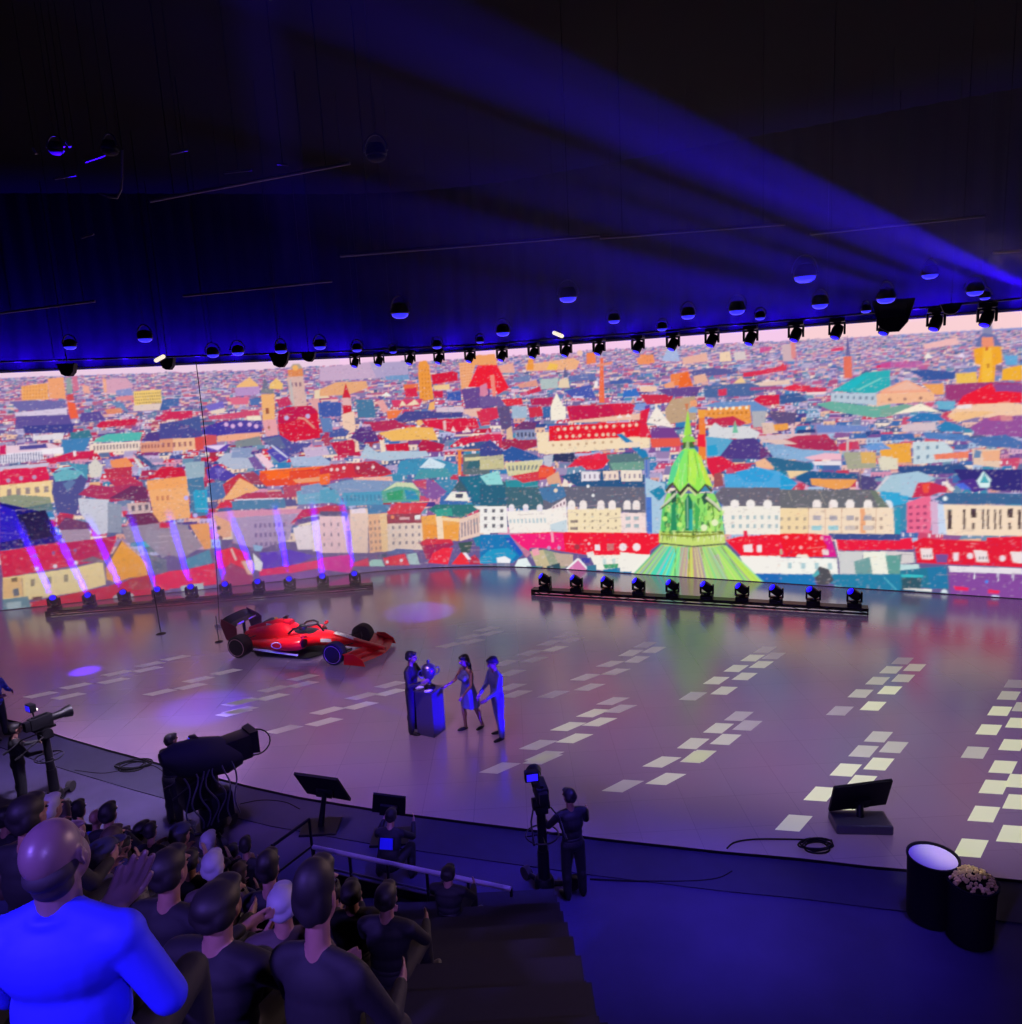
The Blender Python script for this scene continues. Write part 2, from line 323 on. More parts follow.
# front row, left
G(0, 480, 6.012)
P('0 430 350 385 560 375 700 335 700 370 650 480 480 510 20 590', 'dc0c44'); P('350 385 690 340 690 380 640 470 440 520 400 500', 'c01050'); P('20 590 450 530 620 490 640 630 500 670 200 720 20 720', 'f2d898'); P('150 570 450 535 470 660 300 690 160 700', 'efd9a0'); P('130 590 140 590 145 710 135 710', 'c0a080'); P('20 600 130 585 140 700 25 715', 'eec080')
P('480 490 560 460 620 480 620 500', '806878'); W('150 590 450 550 450 620 150 660', 3, 1, '807868', .25, .6); W('70 590 110 585 110 615 70 615', 1, 1, '605040', .9, .9); P('80 660 115 650 120 695 85 700', '607080'); D('225 535 335 520 460 500', 2.2, 'e8d8e8'); D('215 460 325 440 455 425', 1.8, '9060a0')
P('640 530 735 370 890 500 890 580 780 590 700 620 645 600', 'f6a40c'); L('735 365 650 500', 1.2, '503040'); L('735 365 900 490', 1, 'd8a080')
P('170 740 650 640 900 570 920 690 600 740 170 790', 'cc1438'); P('760 600 880 575 920 640 800 670', 'b83030'); P('870 440 1000 480 1010 560 900 560', '707888'); P('850 380 960 370 980 430 870 440', '607888'); P('855 375 960 372 955 400 860 405', '38b0c8'); P('920 480 990 475 995 540 930 545', '586880')
P('920 580 1022 550 1022 660 940 680', 'f00838'); P('20 720 170 700 200 790 20 800', '6890a0'); P('40 740 130 730 130 770 50 780', 'a8c0c8'); P('195 705 260 700 250 725 200 725', '704040'); D('700 710 790 700', 3, 'b0b0b8')
P('880 300 1022 310 1022 450 980 470 880 380', '9c90a8'); P('960 260 1022 255 1022 290 965 290', 'd02048')
G(160, 470, 6.012)
P('290 80 380 70 400 170 300 190', '5070a8'); P('380 180 480 30 600 120 430 180', 'f0b078'); P('380 90 480 20 560 90 480 50 400 160', 'c83048'); P('440 180 520 140 730 130 760 170', 'b83860')
P('600 20 1022 0 1022 70 860 90 640 100 600 60', 'e84828'); P('630 10 780 5 780 50 650 60', 'fc6814'); P('800 60 980 40 980 70 820 80', 'f09868'); P('740 100 900 80 880 160 750 170', 'b84868')
P('430 190 750 170 760 230 440 240', '5080a8'); L('450 182 740 172', 1.2, 'e0d8e8'); P('820 130 1022 100 1022 200 830 210', '70a8c8'); P('850 100 960 80 1000 130 850 150', '8098c0')
P('310 260 440 245 860 235 800 330 480 340 430 370 320 410', 'd890b0'); P('320 265 430 320 430 400 325 420', 'e8a888'); P('430 290 860 260 800 310 780 420 600 480 440 440', 'b098c0'); W('560 310 760 300 770 470 570 480', 7, 3, '705898', .5, .45); D('355 350 365 410', 2.2, '504068')
P('780 330 860 240 1022 215 1022 250 860 290', 'c82060'); P('800 350 910 330 920 480 830 480', 'f0e0e8'); P('910 280 1022 270 1022 490 920 490', 'f2dce0'); P('820 300 1000 270 1000 290 840 330', '605090')
P('180 330 300 320 310 470 270 480', 'f0a060'); P('150 540 300 480 320 560 180 600', '4890b0'); P('0 380 170 350 260 460 140 530 0 500', 'a08ea4'); P('0 630 60 610 160 600 330 560 345 690 240 700 0 720', 'f4083c')
P('340 490 440 465 530 500 540 580 520 640 430 560 380 600 340 590', 'f01044'); P('380 600 430 560 560 620 560 700 360 700', 'a83868'); P('490 550 560 540 560 630 530 630', 'f0c0a0'); L('430 475 460 545', 2, 'f0c8c0')
P('600 500 780 480 940 520 800 580 620 600', '5830c8'); P('600 600 760 580 940 545 1022 530 1022 580 800 620 600 640', 'f01868'); P('580 640 1022 600 1022 690 580 720', '8048a8'); P('560 450 620 460 610 490 570 490', '90b8e0'); P('560 500 620 560 610 610 570 600', 'f0f0f8')
D('215 275 160 170', 2.4, 'c0b0f0'); P('210 120 280 130 280 260 215 250', '20a0c8'); P('125 700 180 690 260 680 270 760 140 760', 'b8c8c8')
# centre left, rooftop band
G(320, 345, 6.012)
P('0 270 100 225 280 220 290 260 180 300 0 310', 'e8a878'); P('0 140 330 100 340 200 0 220', 'c8a8c8'); P('300 110 520 100 540 200 340 200', 'b0a0c8'); P('390 190 530 180 540 210 400 215', '7098c8')
P('0 350 130 345 130 430 0 435', '4058a8'); P('135 320 155 230 188 320', 'd02038'); P('135 320 188 320 190 365 138 365', 'e0b0b0'); P('138 365 190 365 195 420 140 420', 'd01838'); P('130 420 205 400 215 520 150 545', 'f0c8b0'); P('215 330 320 330 340 440 230 440', '4878a0')
P('590 130 600 100 640 95 660 130 665 180 685 330 600 340', 'f09838'); W('605 140 660 140 670 320 610 325', 3, 7, 'd07820', .4, .5); P('500 240 590 235 595 280 510 285', 'e87040'); P('510 265 580 258 590 310 515 318', 'd81c48')
P('668 180 800 160 830 170 828 215 680 240', 'd80c38'); P('680 245 780 238 780 270 690 275', 'f0c890'); P('680 280 740 275 740 320 690 320', 'd01848'); P('835 110 940 100 900 250 850 270', 'f0a878'); W('840 115 930 110 900 250 850 260', 4, 8, 'e0884c', .6, .3)
P('890 255 950 125 1022 118 1022 250', 'f00c2c'); P('890 80 960 60 1022 70 1022 120 900 125', 'f0a060'); P('770 290 850 280 850 340 760 330', '3858b0'); P('850 270 1022 245 1022 380 880 400', '684890'); P('970 250 985 250 995 310 965 312', 'e0a8b0')
P('340 340 380 330 420 400 380 410', 'e8a0a0'); P('370 310 400 285 430 310', 'f0f0e8'); P('430 335 620 325 600 375 440 370', 'd83868'); P('480 370 495 335 520 365 570 330 600 360', 'f0d8b8'); P('400 400 500 390 460 440 410 450', 'f07840')
P('455 460 510 400 860 400 860 435 640 445 500 470', '484890'); P('660 350 690 340 690 390 650 395', 'f0b068'); P('700 380 860 370 870 405 700 405', 'd8c0d0'); P('860 390 970 380 1022 440 900 430', 'e8b8a8'); P('610 460 760 445 940 445 960 500 800 530 640 490', 'dc1040'); P('940 400 1022 390 1022 480 970 490', 'd83050')
P('300 470 450 450 520 490 400 520 320 520', 'b82858'); D('600 470', 3.2, 'f0b870'); P('740 460 755 455 760 510 745 515', 'e8c0c0'); P('790 520 800 490 820 525', 'f0d0d0'); P('860 530 885 495 910 525', 'f0d0d0')
P('350 530 470 510 560 495 680 500 710 575 600 570 430 580', 'f2b85c'); P('180 560 240 500 330 520 360 580 260 590', '5a3480'); P('60 560 160 550 180 520 140 500 50 520', '4858a0'); P('0 440 70 440 80 520 20 530', '6080b8')
P('60 590 200 570 240 640 250 670 110 665', 'c41848'); P('210 580 230 580 240 640 215 645', 'f0c8b0'); P('390 600 530 590 540 640 410 655', 'd01038'); P('590 605 620 570 650 575 750 600 740 640 600 650', 'b81848'); P('360 580 385 570 400 650 370 655', 'f0d8c0')
P('780 610 850 560 1022 535 1022 580 900 600 790 620', 'd41444'); P('900 590 1022 575 1022 640 840 640', '405890'); D('810 605 850 605 890 605 920 600', 1.5, 'f0d8d8')
P('240 680 280 600 350 650 400 640 640 640 660 670 400 700', 'b0c4d8'); P('480 700 600 680 720 690 830 720 830 782 460 782', '3c90b8'); P('600 740 660 680 755 720 740 745', 'd0e4f0'); P('830 640 850 635 850 782 832 782', 'f08038'); L('820 638 1022 630', 1.3, 'e08840')
P('860 660 1022 650 1022 782 860 782', '607078'); P('870 680 1022 670 1022 690 870 700', 'd8d0a0'); P('900 700 990 690 1000 740 880 745', '386878')
P('0 740 80 720 330 700 430 760 400 782 0 782', 'c42040'); D('70 750 105 750 150 745 240 740 320 738', 1.8, 'f0c0c8')
G(320, 460, 6.012)
P('0 50 140 30 340 15 440 85 380 100 150 110 0 140', 'd02c40'); P('0 90 60 80 60 135 0 145', 'f46a28'); P('200 30 340 15 430 80 350 95 220 90', 'b02848'); P('200 110 430 100 440 130 210 140', 'f0b0a0'); D('70 60 105 60 145 50 230 50 320 45', 1.7, 'f0d0d0')
P('40 150 180 120 500 130 370 200 120 210', '8098c0'); P('0 180 100 180 150 270 0 250', '58a0c0'); P('130 200 370 190 380 270 150 280', '4c9cc0'); W('150 200 365 195 370 260 155 265', 9, 1, '3880a8')
P('370 190 450 140 530 140 600 190 600 250 380 260', '58a898'); P('400 200 500 180 500 240 410 245', '30a070'); P('510 180 570 190 600 240 520 240', '2090b8'); P('380 190 460 135 560 140 640 200 540 165 460 160', 'd0d8b0')
P('550 130 640 110 780 180 700 240 640 230', '8858a0'); P('560 130 640 120 640 180 580 160', 'c84868'); P('680 120 830 120 800 190 760 190', '4088b0'); P('600 60 760 50 800 100 560 120', '4898a8'); P('830 100 1022 90 1022 270 920 270 880 190 840 160', '286488'); P('850 110 960 100 1022 180 1022 230 930 250', '20708c')
P('750 245 790 195 880 195 900 250', 'f0ece0'); P('790 190 840 120 890 190', '406070'); P('815 205 860 205 860 230 815 230', '505068')
P('0 290 150 270 160 310 0 320', 'c83050'); P('0 310 140 310 160 340 0 345', '605880'); P('0 340 150 340 175 560 0 560', 'f0c8d0'); P('180 300 290 290 290 560 190 560', 'f0d0c0'); P('280 270 430 270 400 320 290 320', '4880b0'); P('290 330 400 320 410 550 300 560', 'eeb890'); W('290 360 370 350 380 550 300 555', 3, 5, 'a07878', .45, .45); P('360 330 405 320 410 550 375 555', 'f4cc98'); W('5 360 130 360 140 540 5 540', 3, 3, '806888', .25, .35); P('190 300 270 290 280 320 190 325', 'f0dce8')
P('400 320 470 260 650 260 610 320 430 330', 'e03448'); P('400 330 610 320 620 380 405 385', 'a03850'); D('437 345', 2, 'f09060'); P('480 345 540 345 540 360 480 362', 'e0b0b0'); P('570 335 605 332 605 358 572 360', 'f0f0f0')
P('405 385 620 380 625 540 410 550', 'ecd4c4'); W('420 385 615 380 620 520 425 525', 5, 3, '706880', .35, .4); P('610 340 700 330 840 360 835 490 720 480 700 470 620 500', 'f0a850'); P('620 390 700 390 705 470 625 475', 'f09838'); P('745 395 830 390 830 470 750 475', 'f0a040'); P('695 310 735 310 745 480 710 480', 'f4d8b8'); P('730 345 850 355 850 375 735 365', 'f4d0a0')
P('650 300 700 270 930 270 950 300 850 350 700 330', '30787c'); P('690 300 790 290 800 340 700 340', '38a090'); P('840 360 970 310 985 450 840 490', 'e8c8b8'); W('845 370 970 330 980 440 845 480', 7, 1, '8c7c90', .5, .8); P('920 280 1022 280 1022 470 985 450 970 310', 'f4ece4'); W('940 285 1022 285 1022 450 985 450', 3, 4, '303048', .4, .4)
P('600 500 640 475 790 480 805 510 700 580 680 600 640 600 620 540', 'a82858'); P('610 490 660 475 790 478 800 500 620 515', 'd83048'); P('650 620 680 560 740 530 800 530 770 630', 'f02440'); P('790 630 850 555 890 590 900 630', 'f02838'); P('900 590 930 570 980 630 900 630', 'c02848'); P('850 550 880 560 910 600 890 600', 'f0e8f0')
P('920 470 980 450 1022 470 1022 530 940 520', '1880a8'); P('980 560 1022 540 1022 620 985 610', '18a0c8'); P('830 500 920 490 900 560 850 560', '405858')
P('400 560 460 535 560 540 580 560 420 570', '4868a8'); P('380 590 510 565 540 635 395 635', 'f01438'); P('520 570 580 560 600 630 540 630', 'b0d0d0'); P('280 640 310 600 370 600 390 640', 'a8d8d0'); P('200 620 290 590 300 640 200 640', 'e02858'); P('0 590 180 570 210 630 180 680 0 660', 'e018a0'); D('405 615 490 605', 1.7, 'f8e8f0')
P('340 580 400 560 400 590', '305070')
# centre
G(480, 340, 6.012)
P('270 150 560 110 600 130 580 180 280 190', 'f0b080'); P('290 120 320 110 325 180 280 185', 'f09838'); P('420 140 470 150 460 185 400 180', 'f4c050'); D('600 80', 3, 'f0c0b0'); P('640 80 690 75 700 140 640 150', 'f08048'); P('940 110 1022 90 1022 150 950 150', 'f09060')
P('100 160 200 140 210 200 110 200', 'e8a898'); P('500 225 510 160 530 225', '606090'); P('470 290 480 240 530 235 540 290', 'e8d0b0'); P('360 240 470 230 470 290 370 300', 'b0c0c0'); P('220 270 340 240 350 280 240 290', 'e09888'); P('200 230 300 210 300 250 210 260', '7080b0'); P('530 220 690 200 700 240 540 250', '6070b0'); P('280 310 360 280 370 310 290 330', 'd02850')
P('500 310 660 270 700 350 560 350', '4858b0'); P('560 340 620 340 620 352 560 352', 'd0d0f0'); P('780 250 900 235 940 260 780 270', '4860a8'); P('860 310 940 290 960 340 860 350', '3070c8'); P('960 280 1022 275 1022 295 960 300', 'f0e8f0')
P('722 110 742 110 750 380 715 380', 'f06c40'); P('700 150 800 130 790 150 700 165', 'e89078'); P('690 250 710 250 705 290 685 290', 'f0e8e8')
P('0 155 100 145 175 290 110 330 90 300 0 290', 'f00c2c'); P('60 215 85 210 100 370 80 375', 'f08878'); P('0 280 40 260 50 330 0 350', 'd880a0'); P('0 95 90 85 105 150 0 155', 'f0a060'); P('0 340 120 340 150 400 0 400', '705898'); P('130 360 250 350 260 390 160 400', 'e02840'); P('0 420 130 400 150 460 20 500', 'd82850'); P('100 400 180 400 190 540 130 540', '605080')
P('190 400 280 400 285 470 195 475', 'a0b8d0'); P('290 410 370 400 380 460 300 470', 'd02c48'); P('375 405 425 400 425 465 380 470', '3868a8'); P('300 355 440 345 435 390 310 395', 'b82058')
P('425 405 460 320 500 400 515 400 515 480 425 485', 'f4ead8'); P('520 400 900 380 940 400 900 470 540 490', 'd81844'); P('520 405 780 390 830 470 560 490', 'c8104c'); P('540 490 990 440 1000 480 560 500', 'f0c0a8'); P('820 470 840 450 860 470', 'f0e8e0'); P('870 465 890 445 910 465', 'f0e8e0')
P('415 520 980 490 1022 550 1022 580 415 612', 'e80828'); P('340 560 415 555 412 612 1022 580 1022 640 400 690 350 680', 'f4dcb8'); D('470 540 510 537 550 535 590 530 640 530 685 528 725 525 760 522 805 520 860 518 900 515 940 512 980 510', 1.7, 'f4d0b8'); D('480 585 520 582 560 580 600 578 655 575 700 573 740 572 770 570 805 570 860 568', 1.7, 'f0c8b0'); D('440 635 490 633 540 632 590 628 640 625 690 620 740 618 790 615', 1.5, 'c8a888')
P('920 420 940 385 1010 380 1022 390 1022 440', '7898d8'); P('990 400 1022 390 1022 430 990 430', '7040a0')
P('190 545 260 490 340 500 330 545', '703870'); P('210 545 330 540 340 600 220 600', '8890b8'); W('215 545 330 545 335 598 220 598', 5, 1, '383858'); P('160 540 190 520 200 600 160 600', 'e0b898'); P('130 610 340 600 345 640 250 670 140 660', 'a82850')
P('0 570 130 565 135 610 0 610', 'd82050'); P('0 640 60 600 160 680 120 700 0 700', '404890'); P('130 680 190 640 250 660 370 710 300 730 150 730', '2c58a0'); P('0 710 140 690 150 782 0 782', 'c0b898'); W('0 720 140 700 150 770 0 775', 4, 1, '505868'); P('160 740 380 720 370 770 170 782', 'd8d0b0')
P('440 690 560 680 600 740 440 730', '303860'); P('520 770 600 700 780 680 790 720 700 760 600 760', 'e02048'); P('680 690 720 680 720 740 690 760', 'f02850'); P('760 690 1000 680 1022 740 1022 782 780 782', '587880'); P('820 570 850 565 1000 670 1015 700 980 715', '1880b8')
P('380 700 440 690 430 760 390 770', 'c0c0d0'); P('860 620 1022 610 1022 640 900 650', 'f0d8c0')
# centre right
G(640, 330, 6.012)
P('130 190 160 120 220 110 240 190', 'a8b8e0'); P('0 150 80 150 90 200 0 210', 'f0905c'); P('250 170 400 140 410 190 260 210', 'e8b0a0'); P('480 140 540 130 550 190 480 195', 'f0d0b0'); P('560 140 630 130 640 180 570 185', 'd8c8c8'); P('720 110 800 100 780 130 720 140', 'd05090'); P('850 95 920 80 920 190 860 190', 'd0b0b8'); P('905 80 930 60 940 170 910 175', 'e08888')
P('300 250 420 230 540 235 590 265 320 285', '5c5c9c'); P('620 260 780 235 880 210 880 245 680 280 620 285', 'dc2c50'); P('560 325 610 280 640 325', 'f0c890'); P('180 270 290 250 300 330 190 340', 'f08040'); P('240 270 290 255 320 340 230 350', 'f06820'); P('320 280 390 265 410 310 330 330', 'e8b098')
P('380 340 640 320 800 350 660 400 390 410', '4c68a0'); P('470 360 520 355 520 395 470 400', 'd83058'); P('860 345 1022 335 1022 375 860 360', 'd8304c'); P('700 320 900 300 900 330 720 340', 'e8c8b8'); P('0 390 200 390 190 440 40 450', 'd02848'); P('100 360 370 340 340 400 170 400', '684890'); P('0 340 100 340 100 370 0 375', 'f0c8b0'); P('140 330 200 310 210 350 150 350', 'f0a078')
P('680 420 720 395 840 390 835 450 720 455', 'd81844'); P('835 395 960 380 1010 430 840 450', '3c5c98'); P('190 420 330 400 340 540 160 570 150 480', 'c0a080'); P('370 460 460 435 690 430 780 480 700 500', '6890c8'); P('370 485 660 455 670 560 640 570 380 520', 'f0983c'); D('415 475 450 475 485 474 520 473 560 472 600 470 640 468', 1.7, 'f8e8c8'); W('400 495 650 480 655 515 400 520', 9, 1, 'c07020')
P('670 490 760 490 750 580 680 590', 'b0b0b8'); P('400 540 560 520 640 560 600 580 420 570', 'c82850'); P('410 600 450 560 500 590 640 580 720 620 700 660 420 650', 'd8d8dc'); P('555 620 570 545 590 620', '70c0a0'); P('760 500 800 490 940 500 930 570 820 560', '605080'); P('800 570 890 565 890 600 810 605', 'f0a040'); P('730 560 800 560 830 620 740 630', 'e0c0b0')
P('0 490 60 470 40 560 0 600', 'e01440'); P('40 560 100 460 200 590', 'f4e8dc'); P('70 590 200 590 240 660 60 650', '784090'); D('88 545 115 545', 1, '806878'); P('0 560 40 560 70 650 0 650', 'e01840'); P('0 650 60 650 60 710 0 715', 'f4dcb8'); P('60 655 240 650 245 700 70 710', 'e85848')
P('380 640 560 660 520 720 480 760 400 760 390 700', '58a8d0'); P('400 700 460 690 470 750 410 760', '20a0d0'); P('480 760 560 660 690 650 800 760 780 782 480 775', '503c88'); P('700 640 1022 620 1022 680 740 680', 'd8c0c8'); P('860 660 950 650 1022 650 1022 700 880 690', 'c02c50'); P('750 690 900 680 1022 710 1022 782 810 782', '80a8d0'); P('905 570 920 560 935 680 910 680', 'e0b8c0')
P('290 480 320 460 355 480 350 500 300 500', '80a8d0'); P('300 430 340 420 345 460 300 465', 'f0a070')
P('355 520 390 520 400 782 350 782', 'f08030'); P('345 630 390 630 395 705 345 705', 'f01838'); P('345 480 395 480 390 530 350 530', 'f0a038')
G(750, 310, 7.3)
P('695 340 710 180 730 340', '605c98'); P('680 345 740 340 745 500 685 505', 'e87058'); P('745 345 760 350 755 480 745 490', 'a090b8'); P('590 595 760 500 840 460 1022 440 1022 560 900 615', '20b0b8'); P('620 590 780 500 860 480 750 580', '10b8c4'); P('590 610 920 610 925 700 590 670', 'b8c8d8'); W('600 615 915 620 915 680 600 655', 7, 1, '506888', .35, .45); L('780 590 960 500', 1.4, '80d0c8')
P('920 620 1022 580 1022 690 925 705', 'f0b898'); P('480 690 590 670 920 710 1022 690 1022 780 900 790 600 740', '68b0a0'); P('260 560 330 545 400 570 400 600 270 590', 'e82848'); P('415 565 560 570 550 600 410 605', 'd82850'); P('400 605 560 600 540 620 420 625', 'f0d8d8'); P('0 570 240 560 230 580 0 590', 'b04880'); P('190 440 240 390 270 430 210 450', 'e03850'); P('590 290 680 270 680 300 590 305', 'e03868')
P('920 410 1022 380 1022 420 920 430', 'd82868'); P('480 840 860 850 880 890 490 900', '7088c8'); P('340 880 480 870 480 900 340 905', '304080'); P('170 840 270 830 270 880 180 885', 'f0a040'); P('230 960 340 920 560 910 620 980 600 1000 380 1020 250 990', 'c03058'); P('640 1000 680 970 790 960 800 1022 640 1022', 'c84068'); P('580 510 640 510 640 540 560 560', 'b05080')
G(880, 310, 7.2)
P('745 90 800 90 810 190 735 190', '8888b0'); P('680 270 700 210 740 170 820 180 870 250 860 280', '6870a8'); P('730 200 810 200 820 270 730 275', 'f09070'); P('670 285 730 270 870 265 880 380 830 400 820 520 700 530 720 400 680 390', 'f4a818'); P('740 280 800 275 810 520 730 525', 'f8bc30'); P('545 460 690 450 700 530 545 530', 'f0c050'); P('880 430 960 410 1022 400 1022 510 870 510', 'f4b020'); P('830 410 880 400 880 440 830 440', '806888'); P('755 270 775 270 775 295 755 295', 'd06830'); P('765 390 785 390 785 420 768 420', 'c07828'); P('640 420 690 400 700 450 560 450', '6880c0')
P('0 585 190 505 330 570 360 600 0 605', 'f4a888'); P('40 585 190 515 310 575', 'f0b8a0'); P('0 605 390 590 390 660 240 670 0 680', 'f4b890'); P('300 540 455 530 460 610 400 615', 'f0a458'); D('68 648 178 645 290 638', 1.8, 'a07068'); P('465 540 800 520 1022 530 1022 600 560 680 470 640', 'a03878'); P('550 680 600 620 800 530 830 580 1022 600 1022 670 560 690', 'f00830'); P('820 540 1022 540 1022 590 830 590', '904890')
P('560 690 920 670 1022 680 1022 760 850 780 480 770', 'f4c8a8'); P('480 770 560 735 740 730 830 740 560 810', 'f4c088'); P('550 690 660 680 660 710 550 715', 'f0e0e0'); P('0 720 180 680 240 690 100 760 0 770', '78a898'); P('90 755 290 675 440 740 300 730', 'f8ecd4'); P('180 800 280 745 390 745 480 800 240 810', '2878b8'); P('400 850 470 800 620 850 580 880 440 880', '2880b8'); P('640 850 760 780 1022 760 1022 920 700 900', '98509c'); P('770 780 860 760 870 800 790 800', 'c05888'); P('860 760 950 765 950 800 870 805', 'd88890')
P('400 660 540 660 530 720 420 720', '68b0d0'); P('150 830 400 810 400 870 160 880', 'd8c0c8'); P('890 330 990 330 990 400 900 400', '60a8d8'); P('310 250 550 200 570 250 320 285', 'f0b8b8'); P('0 380 300 370 320 420 0 420', 'c850a0', .7); P('200 440 330 430 540 450 540 500 330 510', '3858a0'); P('310 350 340 310 380 350', 'f0e8e0'); P('550 340 590 310 610 350', 'f0d8f0')
P('100 980 220 960 220 1008 100 1008', 'f0a030'); P('0 900 240 890 250 930 0 950', '3868b0'); P('300 880 600 900 620 950 330 930', '5080c0'); P('620 930 900 900 1022 950 1022 1008 700 980', '4870b0'); P('250 955 460 960 440 1008 250 1008', 'd0e0e8')
# right, middle distance
G(880, 440, 6.02)
P('0 30 180 20 190 140 80 140 0 110', 'f0a838'); P('0 100 100 105 100 180 0 185', 'e0d8c0'); P('195 15 380 10 440 60 440 130 200 150', 'c8d8e0'); W('200 20 370 20 370 120 200 140', 3, 2, '5880a0', .3, .4); P('320 90 530 70 530 110 330 120', 'f08060'); P('550 55 720 60 720 170 560 150', 'e8c8b0'); P('610 70 720 65 720 130 620 130', 'f0b088'); P('570 60 610 70 600 110 560 110', '6888b0')
P('100 160 500 150 560 200 300 210 110 200', '30508c'); P('440 180 860 180 860 310 700 310 480 240', '342c7c'); P('460 250 560 235 640 300 560 320', '503090'); P('580 250 620 190 665 240 655 290 600 290', 'd8f0f0'); P('600 260 625 200 655 260', '40a8b8'); P('0 270 30 220 230 190 330 230 220 300 200 350 0 330', 'a8c8dc'); P('0 320 170 340 160 400 70 400 0 360', '30a8d8'); P('70 400 170 380 170 540 80 560', '3888b0'); P('0 350 60 400 50 420 0 420', '707078')
P('160 380 300 330 310 420 300 560 160 560', 'f06890'); W('160 390 290 380 290 550 165 550', 3, 4, '983868', .5, .4); P('225 260 300 255 420 290 300 340 190 350', 'd02850'); P('250 270 300 260 290 320 260 320', 'f05038'); P('380 260 400 250 450 300 420 310', 'f0e0d8'); P('450 270 500 260 550 300 490 300', '4868e0')
P('300 370 350 380 360 570 310 570', 'd8b0d0'); P('345 385 400 395 400 570 350 570', 'c8d8f0'); P('380 390 860 400 860 580 400 575', 'f6dcc0'); P('320 360 400 320 860 325 860 390 420 390', '3c6898'); D('390 355', 2.2, 'f0f8f8')
for q in ('405 420 430 420 430 540 405 540', '498 420 512 420 512 540 498 540', '545 415 578 415 578 470 545 470', '612 420 624 420 624 540 612 540', '642 420 654 420 654 540 642 540', '684 420 696 420 696 540 684 540', '716 420 728 420 728 540 716 540', '765 415 798 415 798 470 765 470', '828 420 846 420 846 540 828 540', '552 500 568 500 568 540 552 540', '770 500 786 500 786 540 770 540'): P(q, '4c3840')
P('0 610 190 590 200 660 0 665', 'f0083c'); P('190 620 260 590 350 600 640 610 640 590 860 580 860 770 420 750 220 740 210 660', 'e80830'); P('240 655 310 655 320 720 250 720', 'f0e0e0'); P('440 680 470 680 470 730 440 730', 'f0e0e8'); D('540 700', 3.2, 'f0e0e8'); P('560 665 640 670 655 740 580 735', 'f0e0e0'); D('735 715', 3.2, 'f0e0e8'); P('780 675 860 675 860 745 800 740', 'f0e0e0'); W('250 685 310 685 315 715 255 715', 3, 1, '807888'); W('585 695 650 695 650 730 590 730', 3, 1, '807888')
P('330 690 410 690 400 740 340 740', '785098'); P('0 670 200 680 210 740 0 760', 'd8d0d0'); P('0 740 40 680 60 800 0 810', 'b0d8d0'); P('100 750 230 750 240 790 110 790', 'c0e0e0'); P('60 700 130 690 120 760 60 760', '607880'); P('0 800 280 770 400 770 410 900 260 890 0 920', '207898'); P('280 770 400 760 410 890 300 900', '1c78a8'); P('120 810 260 815 255 830 130 828', '30c0c8'); P('130 830 250 830 240 900 130 905', '305868')
P('140 895 310 900 310 935 140 940', 'f0f0e8'); D('385 920', 3.3, 'd8e8f0'); P('410 760 860 775 860 810 420 800', 'e8e0e8'); P('415 795 860 810 860 990 420 940', '8848a0'); P('440 880 530 890 530 910 450 905', 'f01858'); P('650 900 720 910 710 930 650 925', 'f02058'); P('670 935 715 940 710 965 675 960', 'c8d0f0'); L('565 800 565 840', 1.2, 'f0f0f8'); L('708 800 708 850', 1.2, 'f0f0f8'); L('798 810 798 850', 1.2, 'f0f0f8'); D('640 855', 1.8, '4888f0'); P('0 895 140 900 400 925 420 960 0 950', '285078')
# hotel row
G(760, 440, 6.4)
P('0 160 120 150 330 150 340 190 250 240 0 220', '207898'); P('60 110 320 150 330 190 140 200 40 130', '2c6890'); P('0 40 70 90 0 120', '703878'); P('80 60 500 70 520 110 280 140 90 100', '88b0d8'); P('280 115 420 85 520 90 520 130 330 130', 'f0b8c8'); P('330 140 520 135 520 165 350 165', 'e8e0e8'); P('0 0 160 0 240 30 100 30', 'e0c0b8'); P('240 0 470 0 500 50 490 75 250 60', 'b02858'); P('500 30 590 20 580 70 510 75', 'd83058'); P('550 0 565 0 568 180 552 180', 'd0b8b8'); P('650 40 780 20 840 60 700 70', '6898d8')
P('530 80 740 80 740 180 560 190', 'a8a890'); P('640 80 740 80 740 150 650 150', 'e0b060'); P('750 120 880 115 880 190 770 195', 'e0d8c0'); P('840 60 896 30 896 120 850 120', 'f0a838')
P('0 190 120 200 240 280 200 320 0 320', '18a0d8'); P('0 150 30 140 90 190 0 190', 'f0a888'); P('170 200 310 200 190 250', 'f0d0a0'); P('220 250 320 200 620 220 640 260 320 300', '205c90'); P('320 250 620 255 570 310 480 320 330 290', 'f0a050'); P('620 220 720 240 760 300 700 340 630 310', '504880')
P('0 330 60 320 700 320 740 330 830 440 0 440', '6c6c74'); P('700 320 740 325 830 440 760 440', '707c70'); P('0 440 850 435 860 610 430 605 0 600', 'f4dcc0'); P('640 440 670 440 675 600 640 600', 'f0a878'); P('100 440 310 440 310 600 100 600', 'f4d8a8'); W('110 480 310 480 310 590 110 590', 4, 2, 'a89888', .4, .4); W('540 480 800 480 800 590 540 590', 5, 2, 'a89088', .4, .4)
for x in (48, 362, 468, 575, 690): P(f'{x-28} 435 {x-28} 405 {x-15} 385 {x+15} 385 {x+28} 405 {x+28} 435', 'f4e8e4'); P(f'{x-25} 485 {x+25} 485 {x+25} 515 {x-25} 515', 'b0a8b0'); P(f'{x-32} 550 {x+32} 550 {x+32} 580 {x-32} 580', 'a0d0d8' if x < 500 else 'd0c0b8')
for x in (102, 310, 415, 522, 740): L(f'{x} 440 {x} 600', .7, 'd0a890')
